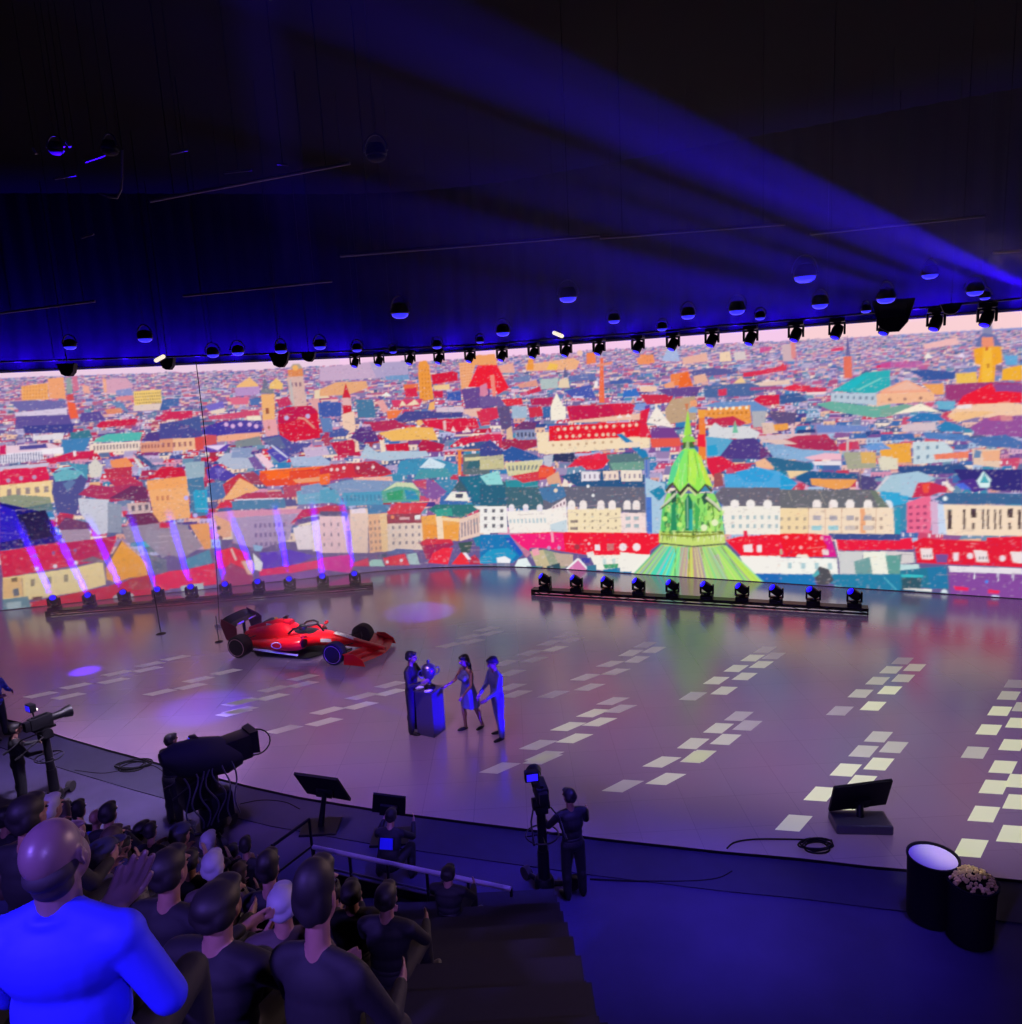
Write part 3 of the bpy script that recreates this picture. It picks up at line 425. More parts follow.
L('180 330 205 395', .7, 'a09890'); L('375 325 420 420', .7, 'a09890'); L('640 200 645 420', 1, '706878'); P('850 430 896 440 896 620 860 620', '2898b8'); P('800 390 840 385 850 440 830 440', 'e0e8f0'); P('740 330 820 235 896 230 896 340 780 340', 'a8c8d8'); L('740 325 820 235', 2, 'd8d0d8'); P('760 330 896 340 896 420 840 400', '28a8d8')
P('430 600 896 605 896 650 470 640', '3c5090'); P('0 610 160 600 340 600 450 615 490 750 0 750', 'f40420'); P('0 625 110 600 160 740 60 745', 'f0085c', .7); P('380 610 450 615 490 750 400 750 430 680', 'e00490'); P('480 640 896 645 896 705 500 710', 'f00838'); D('168 625 320 632 395 630 260 690', 1.8, 'f8b0b0'); P('395 705 435 705 440 740 400 735', 'f0d8d8'); P('100 705 140 700 145 735 105 735', 'c0b090'); L('480 640 505 760', 1.4, 'f0e8e8')
P('0 755 490 760 500 865 0 860', 'f4f4ec'); P('225 755 240 735 300 735 315 760', 'f4e8d8'); W('60 780 490 780 490 840 60 830', 5, 1, 'a0c8d0', .3, .7); L('45 760 45 860', 1, 'd0c0a0'); P('500 715 660 715 650 860 510 860', 'd0d0d0'); P('660 715 800 720 820 860 660 860', 'f0f0e0'); P('600 780 700 750 720 860 610 860', '70a0a0'); P('800 740 896 740 896 860 820 860', '60a098')
P('0 860 340 860 360 940 0 900', '1478b8'); P('440 860 896 860 896 970 600 960 450 920', '1c80a8'); P('340 860 380 810 440 830 470 900 430 930 370 930', '505058'); P('330 870 370 830 380 860 350 880', '50b0b8'); P('0 900 340 940 600 960 896 970 896 1010 0 1010', '38506c', .8); P('470 930 540 945 500 960', '60c0d0'); L('790 880 870 960', .8, '60c8d8')
# white terrace in the middle
G(480, 460, 6.012)
P('0 170 140 130 360 160 380 240 400 260 400 310 0 280', '406878'); P('0 150 150 150 160 270 0 275', '286480'); P('150 120 350 130 350 165 160 165', '2890a0'); P('0 100 110 65 140 150 40 150', '90d8d8'); P('190 100 290 70 380 30 460 60 440 110 260 140', 'd83848'); P('360 50 440 40 450 100 350 110', 'f05838'); P('400 110 470 70 490 140 410 150', 'e0a888'); P('480 100 620 70 780 60 1000 90 1000 170 600 170', '285888'); P('610 70 720 70 720 125 610 130', 'e8e0e8'); P('740 70 830 65 835 120 745 125', 'f0d8c8'); P('845 65 975 65 975 130 850 130', 'f0e0d0'); W('615 75 975 70 975 125 615 128', 12, 1, '807090', .35, .5); P('780 20 980 10 990 60 800 65', '70a090'); P('560 0 780 0 740 50 700 60 640 60', 'e81838')
P('0 0 140 0 145 50 0 60', 'c8c090'); P('150 20 370 10 350 70 170 100', 'd8d0a0'); W('160 25 360 20 340 70 170 80', 8, 1, '607080')
P('380 160 990 165 1000 330 540 280 380 300', '68687c'); P('350 170 500 160 520 220 430 260 380 240', '4878a8'); D('455 185', 2, 'f0d8c0'); D('540 155 650 160 680 215', 1.6, 'f0f0f0')
P('160 310 400 300 430 290 515 235 530 440 180 440', 'f4ece4'); W('170 350 400 340 405 390 175 390', 10, 1, 'b0c8d0', .5, .6); P('430 285 515 230 520 280 430 300', 'f0dce0'); W('432 280 515 240 518 275 435 300', 4, 1, '704060'); P('460 380 490 375 490 410 460 415', '60d0d0'); P('420 390 520 360 525 440 430 440', 'c8d8e0')
for x in (190, 275, 360): D(f'{x} 285', 3, 'f0e8ec'); P(f'{x-16} 285 {x+16} 285 {x+16} 310 {x-16} 310', 'e8e0ec')
P('525 300 845 290 850 440 530 440', 'f4e0b8'); P('845 320 1000 320 1000 440 850 440', 'f4dcd8'); W('560 310 840 305 840 430 560 430', 6, 3, '9c8878', .25, .35); W('540 350 590 350 590 435 540 435', 1, 2, '807070', .9, .4); W('865 330 965 330 965 420 865 420', 2, 2, '90b0b8', .6, .5)
for x in (550, 620, 727, 795, 885, 940): D(f'{x} 265', 3.6, 'f4e8e4'); P(f'{x-22} 265 {x+22} 265 {x+22} 300 {x-22} 300', 'f0e4e0')
P('0 280 160 280 165 440 60 440 0 440', 'f2eeea'); W('10 285 155 285 155 420 10 420', 3, 3, '30304c', .4, .5); P('985 0 1022 0 1022 440 1000 440', '7088c0'); L('1000 0 1010 440', 1.2, '4868c8')
P('170 450 420 435 1022 440 1022 570 660 575 460 545 380 530 300 530 280 590', 'f40430'); P('170 450 500 440 510 545 380 530 300 530 280 590', 'f80c78'); P('170 450 250 520 310 560 280 590', 'c07898'); L('432 430 438 495', 2.4, 'f8a0b8')
P('690 510 720 510 722 545 692 545', 'f0e0e8'); P('765 505 805 505 805 545 765 545', 'd07070'); P('845 508 870 508 870 545 847 545', 'f0e8f0'); P('920 510 968 510 970 545 922 545', 'f0dce0'); D('583 525', 3, 'a83848'); D('415 530 475 530', 2, 'c890c8'); D('655 505', 1.4, 'f0c0c8')
P('660 575 1022 570 1022 640 900 690 700 660', 'f4f0e4'); W('720 585 890 585 890 640 720 640', 3, 1, 'c0d8d8', .35, .7); P('300 550 390 540 440 630 400 660 340 640', 'c8b890'); P('380 540 510 570 520 650 430 660', '98a088'); P('640 560 680 550 690 580 650 590', 'f0e8e0'); P('440 560 560 570 560 640 480 640', 'c0a898'); P('310 540 350 530 360 570 320 580', 'f0a0b0')
P('0 450 180 450 260 570 200 620 0 620', '0f78b8'); P('0 590 60 540 170 530 220 570 180 620 0 625', '1098c8'); P('150 470 190 470 260 560 240 580', '1858c0'); P('100 590 150 580 185 600 180 620 105 620', 'f0f0f4'); P('190 680 230 600 280 590 310 640 260 690', 'e4f0f0'); P('280 640 380 640 380 690 280 690', '307888'); P('600 590 660 590 660 620 610 620', '4040a0'); P('510 670 590 600 640 650 630 700 540 690', 'd878b0'); L('510 670 590 595 645 655', 1.8, 'f4f4f4'); P('640 640 700 630 700 690 650 690', '387898'); P('740 660 920 640 900 700 740 690', '1878a8'); P('740 630 830 625 830 650 750 655', '40a070'); P('0 630 200 640 700 695 1022 720 1022 830 0 760', '586880', .9); P('100 620 180 620 185 680 110 680', '7880a0'); P('400 640 480 620 490 690 410 690', '305060')
# green tower
G(620, 400, 5.12)
P('130 400 230 430 215 680 140 680', 'a8c8e0'); P('135 500 160 500 165 690 140 690', '4878d0'); P('150 470 210 440 235 480 200 520', '1888b0'); P('440 300 520 290 590 330 520 370 480 400 450 350', 'e01440'); P('480 380 520 370 530 440 480 450', 'a05058'); P('560 340 600 330 660 350 600 380', 'd81848'); P('530 380 620 380 700 345 819 370 819 455 540 450', '48a8e0'); P('590 370 700 345 790 380 760 420 640 420', '28a0dc'); P('690 320 740 300 790 350 700 345', 'f0b890'); P('480 490 520 450 819 450 819 545 530 545', '6c6878'); P('520 545 819 545 819 690 540 690', 'f2ece0'); W('560 580 819 580 819 670 560 670', 7, 2, '9cb8c0', .4, .45)
for x in (587, 668, 755): D(f'{x} 535', 4.6, 'f4ece8')
P('540 720 610 700 819 690 819 800 620 800', 'f4042c'); P('630 745 675 740 680 780 635 780', 'f4e0e4'); P('700 745 725 745 725 780 702 780', 'f4e4e8'); P('630 670 650 670 655 700 632 700', 'e81848'); P('610 800 819 800 819 890 660 890', 'f4f0e8'); P('690 890 819 890 819 950 730 940', '1468b8'); P('0 690 210 685 200 740 130 790 0 790', 'f4042c'); P('0 780 130 795 60 880 0 880', 'f2eee4'); P('0 890 60 880 50 930 0 930', '1870b0'); D('85 755 15 755', 4, 'f4e4e8')
P('55 905 210 740 540 745 730 935 700 990 100 990', '98d878'); P('55 905 210 740 245 745 140 915', '70c890'); P('140 915 245 745 275 750 190 915', '48d8b0'); P('190 915 250 800 275 760 290 770 250 915', '28e4d8'); P('250 915 290 760 310 755 300 930', '78e890'); P('300 930 310 755 345 755 350 940', 'c0a098'); P('330 940 360 755 370 755 380 945', 'd8c860'); P('380 945 370 755 420 755 440 945', 'b89890'); P('440 945 420 755 440 755 500 940', 'a8e070'); P('500 940 440 755 480 755 560 935', '98d888'); P('480 800 500 790 600 900 570 920', 'b8a8b8'); P('560 935 490 760 530 750 660 935', 'a8e468'); P('660 935 530 750 545 748 730 935', 'c0e858')
for q in ('100 910 222 745', '280 930 285 760', '350 940 355 760', '440 940 415 760', '560 935 470 760', '640 935 520 750'): L(q, .8, '608858')
for q in range(46):                                             # copper strips of the tower's skirt
    f = rs.random(); g_ = f + rs.uniform(.006, .02); x0, x1 = 60 + 672 * f, 60 + 672 * g_; u0, u1 = 212 + 328 * f, 212 + 328 * g_
    P(f'{u0} {746 + 4 * f} {u1} {746 + 4 * g_} {x1} {905 + 30 * g_} {x0} {905 + 30 * f}', rs.choice(['b8f070', '70d8a0', 'e8e890', '88c060', 'c0b0c8', '58a868', 'd8d078', '98e8b0', 'a88898']), rs.uniform(.35, .75))
P('55 905 730 935 735 1000 45 990', '7c9884', .75)
P('200 670 530 660 540 740 490 755 230 750 200 730', 'c8e070')
for q in range(60):
    x = rs.uniform(205, 525); P(f'{x} {rs.uniform(676, 700)} {x + rs.uniform(4, 12)} {rs.uniform(676, 700)} {x + rs.uniform(2, 8)} {rs.uniform(705, 735)}', rs.choice(['405020', 'e8f8b0', '708830', 'f0f0c0', '90b040']), .7)
L('205 735 370 752 540 738', 1.6, '606850'); L('210 690 370 700 530 685', 2, '909838'); L('215 678 525 678', 1.2, '485830')
P('215 560 240 480 480 480 520 560 530 670 205 675', '90e068'); P('215 560 245 510 300 480 300 670 210 675', '60c868'); P('440 480 510 560 520 665 450 670', 'b0e870')
for q in range(150):
    x = rs.uniform(225, 520); y = rs.uniform(500, 668)
    if x < 225 + (560 - y) * .2 or x > 520 - (560 - y) * .2: continue
    P(f'{x} {y} {x + rs.uniform(6, 18)} {y + rs.uniform(-4, 8)} {x + rs.uniform(2, 12)} {y + rs.uniform(14, 40)} {x - 4} {y + rs.uniform(8, 24)}', rs.choice(['2c6838', 'c8f070', 'e0f0a0', '40a050', '185848', 'a8e060', '80d890', '586030']), rs.uniform(.35, .8))
P('330 520 350 480 370 520 372 670 335 670', '187858'); P('265 540 285 500 290 670 260 670', '289060'); P('415 500 440 470 455 520 430 540', '305848'); P('260 470 285 460 290 520 265 530', '305848'); L('345 500 345 660', 1.5, '80b090'); P('380 520 410 560 400 660 385 660', '48b058'); P('355 560 372 560 372 670 352 670', '20a8a0'); L('300 500 325 560 300 620', 1.5, '50a040'); L('470 520 480 600 460 640', 1.5, '609838'); D('230 610 305 640 495 600 470 630', 2.6, 'c0f078'); D('430 655 485 630', 3.4, 'e8f0c0')
L('210 555 260 505 285 480', 2.4, 'c8d0b0'); L('205 562 262 520', 1.2, '404838'); L('440 500 480 530 515 565', 2.4, 'd0d0b8'); L('440 512 480 545 512 575', 1.2, '404838'); L('305 490 350 435 395 480', 4, '404038'); L('310 500 350 450 390 490', 2, 'd0e098'); L('235 470 270 425 305 480', 2.6, '505038'); L('395 480 435 430 470 470', 2.6, '505038')
P('240 440 265 340 310 265 330 250 380 250 410 290 440 360 475 450 435 430 400 470 350 425 305 470 270 420', '98ec50'); P('240 440 265 340 310 265 330 260 300 340 275 420', '58d890'); P('300 340 330 260 345 255 340 420 305 465', '88ec68'); P('390 270 410 290 440 360 475 450 440 430 410 350', 'c8e840')
P('350 260 375 260 395 350 385 440 350 425', 'b8f050')
for q in range(70):
    x = rs.uniform(275, 440); y = rs.uniform(285, 425); P(f'{x} {y} {x + rs.uniform(3, 9)} {y} {x + (x - 350) * .08 + 4} {y + rs.uniform(20, 50)}', rs.choice(['d8f888', '70d858', 'c0f0a0', '98d048', '60c078', 'e8f0a0']), rs.uniform(.25, .6)); L('350 265 345 420', .9, '70b850'); L('380 270 405 400', .9, '88b840')
P('325 215 370 215 385 245 320 250', '486838'); P('318 200 340 180 375 190 388 215 320 220', '90d850'); P('335 250 340 215 352 215 355 250', 'a0c080'); P('345 60 360 180 325 185', 'a8ec50'); P('340 90 348 60 368 180 335 180', 'a0e048'); P('330 20 352 20 342 60', 'd07850')
for x0, x1, c in ((-60, 0, 'b03070'), (1022, 1090, '8848a0')): poly([(x0, ytop(x0) + 90), (x1, ytop(x1) + 90), (x1, ybot(x1) + 5), (x0, ybot(x0) + 5)], hx(c), .6)
# fine grain of windows, chimneys, gutters and ridge lines everywhere below the sky
for q in range(24000):
    x = rs.uniform(-50, 1085); a, b = ytop(x), ybot(x); a2 = a + 9 + max(0, (x - 700) / 300) * 9; v = rs.random() ** 1.25; y = a2 + (b - a2) * v
    if 628 < x < 765 and y > 545 or 660 < x < 716 and y > 425: continue
    big_ = 1 + 1.5 * v; w = rs.uniform(.5, 2.0) * big_ * .8; h = rs.uniform(.5, 1.1) * big_ * .7; al = rs.uniform(.10, .46) * (1 - .6 * v)
    k = rs.random(); c = rs.choice(['f6e2ea', 'f4d0c0', 'e8d8f0', 'f8f0f0']) if k < .42 else rs.choice(['3c3470', '30306a', '5a2858', '2c4878', '40284c']) if k < .78 else rs.choice(['d02850', '5898c8', 'f0a070', '8858a8', '48a0b0'])
    if rs.random() < .3: w, h = h * .8, h * 1.6
    sl = w * rs.uniform(-.12, .05)
    poly([(x, y), (x + w, y + sl), (x + w, y + sl + h), (x, y + h)], hx(c), al)
for q in range(420):                                              # long ridge and eave lines
    x = rs.uniform(-50, 1085); a, b = ytop(x), ybot(x); v = rs.uniform(.12, .97); y = a + (b - a) * v; w = rs.uniform(5, 16) * (.4 + v)
    if 625 < x + w and x < 768 and y > 425: continue
    line(x, y, x + w, y - w * rs.uniform(-.08, .14), rs.uniform(.5, .9), hx(rs.choice(['f0e0e8', '403868', 'd8b8d0', '583058', 'e8c0b0'])), rs.uniform(.15, .35))
PIC[:] = PIC * .96 + (PIC.mean(2, keepdims=True) * np.array([1.04, .93, 1.1], np.float32)) * .04
PIC8 = PIC.reshape(NV, SUP, NU, SUP, 3).mean((1, 3))
def screen_wall():
    top = empty('led_screen', (float(SP[40][0]), float(SP[40][1]), 0), 0, 'huge curved LED wall showing a city of red roofs and church towers', 'screen')
    u = np.linspace(0, SL, NU); v = np.linspace(0.03, SCR_TOP, NV)
    px = np.interp(u, SS, SP[:, 0]); py = np.interp(u, SS, SP[:, 1])
    co = np.zeros((NV, NU, 3), np.float32); co[..., 0] = px[None]; co[..., 1] = py[None]; co[..., 2] = v[:, None]
    co[..., 0] -= top.location.x; co[..., 1] -= top.location.y
    idx = np.arange(NU * NV).reshape(NV, NU)
    q = np.stack([idx[:-1, :-1], idx[:-1, 1:], idx[1:, 1:], idx[1:, :-1]], -1).reshape(-1, 4)
    me = bpy.data.meshes.new('display')
    me.vertices.add(NU * NV); me.vertices.foreach_set('co', co.ravel())
    me.loops.add(q.size); me.loops.foreach_set('vertex_index', q.ravel().astype(np.int32))
    me.polygons.add(len(q)); me.polygons.foreach_set('loop_start', np.arange(0, q.size, 4, dtype=np.int32))
    me.update(calc_edges=True)
    at = me.color_attributes.new('picture', 'FLOAT_COLOR', 'POINT')
    # photographs of LED walls bloom a little between neighbouring elements
    col = np.ones((NV, NU, 4), np.float32); p = PIC8.copy()
    k = .12; p2 = p * (1 - 4 * k)
    p2[1:] += k * p[:-1]; p2[:-1] += k * p[1:]; p2[:, 1:] += k * p[:, :-1]; p2[:, :-1] += k * p[:, 1:]
    p2[0] += k * p[0]; p2[-1] += k * p[-1]; p2[:, 0] += k * p[:, 0]; p2[:, -1] += k * p[:, -1]
    col[..., :3] = p2; at.data.foreach_set('color', col.ravel())
    M = bpy.data.materials.new('led_picture'); M.use_nodes = True; nt = M.node_tree
    b = nt.nodes['Principled BSDF']; a = nt.nodes.new('ShaderNodeAttribute'); a.attribute_name = 'picture'
    b.inputs['Base Color'].default_value = (.01, .01, .01, 1); b.inputs['Roughness'].default_value = .6; b.inputs['Specular IOR Level'].default_value = .1
    nt.links.new(a.outputs['Color'], b.inputs['Emission Color']); b.inputs['Emission Strength'].default_value = SCREEN_GAIN
    M.cycles.emission_sampling = 'NONE'
    me.materials.append(M); d = link('display', me, top)
    mb = MB(); n = 60                                        # cabinet behind the display
    us = np.linspace(0, SL, n); X = np.interp(us, SS, SP[:, 0]); Y = np.interp(us, SS, SP[:, 1])
    nx = -np.gradient(Y, us); ny = np.gradient(X, us); L_ = np.hypot(nx, ny); nx /= L_; ny /= L_
    rings = [[Vector((X[i] + nx[i] * d_ - top.location.x, Y[i] + ny[i] * d_ - top.location.y, z)) for d_, z in ((.03, 0), (.25, 0), (.25, SCR_TOP + .04), (.03, SCR_TOP + .04))] for i in range(n)]
    mb.loft(rings); mb.build('cabinet', mat('cabinet_black', (16, 14, 22), .7), top, False)
    return top
SCREEN_GAIN = 1.0
screen_wall()
# ---------------------------------------------------------------- the hall
BLK = mat('black_metal', (22, 20, 28), .45, .3, noise=.3)
BLK2 = mat('black_plastic', (18, 17, 24), .7, spec=.2)
GREYM = mat('grey_metal', (92, 88, 108), .4, .6)
DRAPE = mat('black_drape', (20, 18, 30), .9, noise=.3, nscale=3, spec=.1)
WHITE = mat('white_plastic', (225, 222, 230), .5)
BLUELENS = mat('blue_lens', (20, 10, 200), .2, 0, 1.6, (25, 5, 255))
DARKLENS = mat('dim_blue_lens', (20, 10, 120), .2, 0, 1.6, (45, 40, 255))
WHITELENS = mat('white_lens', (240, 235, 220), .2, 0, 1.0, (255, 240, 215))
PIT = -.06
EDGE_PX = [(-60, 705), (20, 722), (68, 738), (110, 750), (170, 766), (250, 786), (300, 797), (400, 813), (520, 828), (600, 838), (720, 851), (800, 858), (870, 866), (940, 872), (1022, 880), (1140, 893)]
def glossy_floor(name, rgb, rough, emit, var):
    M = bpy.data.materials.new(name); M.use_nodes = True; nt = M.node_tree; b = nt.nodes['Principled BSDF']
    tc = nt.nodes.new('ShaderNodeTexCoord'); n1 = nt.nodes.new('ShaderNodeTexNoise'); n1.inputs['Scale'].default_value = .35; n1.inputs['Detail'].default_value = 3
    br = nt.nodes.new('ShaderNodeTexBrick'); br.offset = 0; br.inputs['Scale'].default_value = 1; br.inputs['Brick Width'].default_value = 1.0; br.inputs['Row Height'].default_value = 1.0
    br.inputs['Mortar Size'].default_value = .006; br.inputs['Color1'].default_value = (1, 1, 1, 1); br.inputs['Color2'].default_value = (.93, .93, .95, 1); br.inputs['Mortar'].default_value = (.72, .72, .78, 1)
    ramp = nt.nodes.new('ShaderNodeMix'); ramp.data_type = 'RGBA'; mul = nt.nodes.new('ShaderNodeMix'); mul.data_type = 'RGBA'; mul.blend_type = 'MULTIPLY'; mul.inputs['Factor'].default_value = 1
    c = lin(rgb); c2 = lin(var)
    ramp.inputs['A'].default_value = (*c, 1); ramp.inputs['B'].default_value = (*c2, 1)
    nt.links.new(tc.outputs['Object'], n1.inputs['Vector']); nt.links.new(tc.outputs['Object'], br.inputs['Vector'])
    nt.links.new(n1.outputs['Fac'], ramp.inputs['Factor']); nt.links.new(ramp.outputs['Result'], mul.inputs['A']); nt.links.new(br.outputs['Color'], mul.inputs['B'])
    nt.links.new(mul.outputs['Result'], b.inputs['Base Color']); b.inputs['Roughness'].default_value = rough; b.inputs['Specular IOR Level'].default_value = 1.0; b.inputs['Coat Weight'].default_value = .6; b.inputs['Coat Roughness'].default_value = .2
    nt.links.new(mul.outputs['Result'], b.inputs['Emission Color']); b.inputs['Emission Strength'].default_value = emit
    return M
FLOORM = glossy_floor('led_floor', (122, 88, 124), .22, .26, (104, 90, 130))
DASH = [mat(f'lit_dash_{i}', (176, 174, 170), .3, 0, e, c) for i, (e, c) in enumerate(((.62, (222, 226, 178)), (.42, (205, 205, 180)), (.27, (190, 180, 185)), (.2, (180, 165, 190))))]
def build_floor():
    edge = [on_z(x, y) for x, y in EDGE_PX]
    back = [Vector((SP[i][0], SP[i][1] + .1, 0)) for i in range(len(SP) - 1, -1, -3)]
    left = [Vector((-24, 29, 0)), Vector((-22, 21, 0))]
    poly_ = edge + [Vector((24, 9.5, 0)), Vector((27, 18, 0))] + back + left
    mb = MB(); n = len(poly_)
    mb.add(poly_ + [p - Vector((0, 0, -PIT)) for p in poly_], [list(range(n)), list(range(2 * n - 1, n - 1, -1))] + [(k, n + k, n + (k + 1) % n, (k + 1) % n) for k in range(n)]); mb.mi[-n:] = [5] * n
    # lit dashes of the floor picture: photo position, brightness step
    s1, s2 = 260 / 1022, 280 / 1022
    def put(px, py, b, flip=0):
        c = on_z(px, py); r = c.xy.length; k = 1.0
        a = Vector((.97, -.22, 0)) * .205 * k; d = Vector((.69, .72, 0)) * .30 * k
        if c.x < 3: d = Vector((.80, .60, 0)) * .31
        if c.x < -1: d = Vector((.86, .50, 0)) * .33; a = Vector((.93, -.36, 0)) * .19
        z = Vector((0, 0, .003)); mb.cur = 1 + b; mb.add([c - a - d + z, c + a - d + z, c + a + d + z, c - a + d + z], [(0, 1, 2, 3)])
    def grp(ox, oy, s, pts, bs):
        for (X, Y), b in zip(pts, bs): put(ox + X * s, oy + Y * s, b)
    A, B, E_ = [2, 1, 1, 1, 2], [2, 1, 1, 1], [3, 2, 2, 2, 3]
    grp(762, 560, s1, [(552, 397), (508, 432), (455, 475), (388, 525), (307, 593)], A); grp(762, 560, s1, [(600, 423), (555, 465), (502, 512), (437, 574)], [1, 1, 0, 0])
    grp(762, 560, s1, [(995, 487), (970, 533), (935, 594), (892, 667), (838, 757)], [2, 1, 0, 0, 1])
    for p in ((1024, 707, 1), (1018, 723, 0), (1012, 745, 0)): put(*p)
    grp(762, 560, s1, [(458, 695), (400, 752)], [1, 1]); grp(762, 560, s1, [(518, 736)], [1])
    for p in ((879, 764, 0), (846, 770, 0), (861, 782, 0), (821, 794, 0), (794, 823, 1), (848, 803, 0)): put(*p)
    for p in ((1003, 767, 0), (994, 787, 0), (984, 814, 0), (971, 848, 0), (1019, 781, 0), (1018, 802, 0), (1013, 834, 0)): put(*p)
    grp(500, 560, s2, [(968, 328), (922, 358), (862, 396), (790, 440), (705, 497)], A); grp(500, 560, s2, [(1000, 350), (954, 382), (893, 425), (818, 477)], B)
    grp(500, 560, s2, [(872, 570), (798, 614), (706, 670)], [2, 1, 1]); grp(500, 560, s2, [(903, 604), (824, 655), (730, 715)], B)
    for p in ((662, 762, 1), (697, 757, 1), (666, 779, 1), (623, 786, 2)): put(*p)
    grp(500, 560, s2, [(530, 310), (478, 340), (404, 379), (312, 428), (196, 490)], E_); grp(500, 560, s2, [(562, 328), (500, 363), (422, 408), (327, 464)], [2] * 4)
    grp(500, 560, s2, [(412, 515), (341, 559), (250, 608), (140, 675)], [2, 1, 1, 2]); grp(500, 560, s2, [(438, 543), (364, 591), (272, 651), (162, 716)], [2, 1, 1, 2])
    for p in ((500, 768, 3), (543, 759, 2)): put(*p)
    grp(500, 560, s2, [(240, 276), (182, 303), (109, 339)], [3, 3, 3]); grp(500, 560, s2, [(259, 292), (200, 324), (124, 364)], [3, 2, 3])
    for p in ((505, 663, 3), (511, 673, 3), (511, 687, 3), (516, 694, 3)): put(*p)
    s3 = 280 / 1022
    grp(240, 580, s3, [(900, 180), (840, 207), (765, 238)], [3, 3, 3]); grp(240, 580, s3, [(915, 195), (845, 225)], [3, 3])
    grp(240, 580, s3, [(550, 382), (446, 424), (320, 477), (160, 545)], [3, 3, 2, 3]); grp(240, 580, s3, [(550, 410), (440, 458), (307, 518)], [2, 2, 2])
    grp(240, 580, s3, [(230, 356), (125, 397), (15, 443)], [3, 3, 3]); grp(240, 580, s3, [(228, 381), (118, 427), (0, 475)], [3, 2, 3])
    grp(0, 560, 260 / 1022, [(590, 410), (460, 445), (300, 495), (160, 530)], [3, 3, 3, 3]); grp(0, 560, 260 / 1022, [(580, 430), (445, 475), (270, 535)], [3, 3, 3])
    grp(0, 560, 260 / 1022, [(780, 470), (630, 520), (940, 560), (890, 440)], [3, 3, 3, 3]); grp(0, 560, 260 / 1022, [(750, 497), (690, 385), (920, 600)], [3, 3, 3])
    f = mb.build('floor', [FLOORM] + DASH + [BLK], None, False); f['kind'] = 'structure'
    mb = MB(); mb.box((0, 5, PIT - .1), (64, 52, .2)); mb.box((0, 32, PIT - .1), (64, 16, .2))
    g = mb.build('auditorium_floor', mat('pit_carpet', (60, 52, 88), .7, noise=.25, nscale=2), None, False); g['kind'] = 'structure'
    # a low step of black decking runs along the stage edge
    mb = MB(); rings = []
    for p, q in zip(edge, edge[1:] + [edge[-1] * 2 - edge[-2]]):
        n_ = Vector(((q - p).y, -(q - p).x, 0)).normalized(); rings.append([p + n_ * .02 + Vector((0, 0, PIT + .02)), p + n_ * .95 + Vector((0, 0, PIT + .02)), p + n_ * .95 + Vector((0, 0, PIT)), p + n_ * .02 + Vector((0, 0, PIT))])
    mb.loft(rings); t = mb.build('trim_1', mat('step_carpet', (46, 42, 70), .7, noise=.2, nscale=3), None, False); t['kind'] = 'structure'
build_floor()
def build_shell():
    mb = MB(); n = 50; us = np.linspace(0, SL, n); X = np.interp(us, SS, SP[:, 0]); Y = np.interp(us, SS, SP[:, 1])
    nx = -np.gradient(Y, us); ny = np.gradient(X, us); L_ = np.hypot(nx, ny); nx /= L_; ny /= L_
    # pleated black cloth above the wall
    m_ = 400; us2 = np.linspace(0, SL, m_); rings = []
    for i, u in enumerate(us2):
        x, y, a, b = [float(np.interp(u, us, q)) for q in (X, Y, nx, ny)]; d = .03 + .05 * math.sin(i * 1.1)
        rings.append([Vector((x + a * (d + o), y + b * (d + o), z)) for o, z in ((0, SCR_TOP + .1), (.35, SCR_TOP + .1), (.35, 16.0), (0, 16.0))])
    mb.loft(rings); o = mb.build('wall_back', DRAPE, None, True); o['kind'] = 'structure'
    mb = MB(); mb.box((0, 12, 16.15), (64, 52, .3)); o = mb.build('ceiling', mat('black_ceiling', (7, 7, 11), .9, noise=.4, nscale=1.5, spec=.2), None, False); o['kind'] = 'structure'
    mb = MB(); a, b = Vector((-21.35, 28.9, 0)), Vector((-11.2, 13.0, 0)); d = (b - a).normalized(); nn = Vector((-d.y, d.x, 0)) * -1
    rings = []
    for i in range(161):
        p = a + (b - a) * (i / 160) + nn * (.06 * math.sin(i * .9)); rings.append([p + Vector((0, 0, PIT)), p + nn * .3 + Vector((0, 0, PIT)), p + nn * .3 + Vector((0, 0, 15.95)), p + Vector((0, 0, 15.95))])
    mb.loft(rings); o = mb.build('wall_left', mat('blue_drape', (40, 38, 60), .85, noise=.2, nscale=3, spec=.1), None, True); o['kind'] = 'structure'
build_shell()
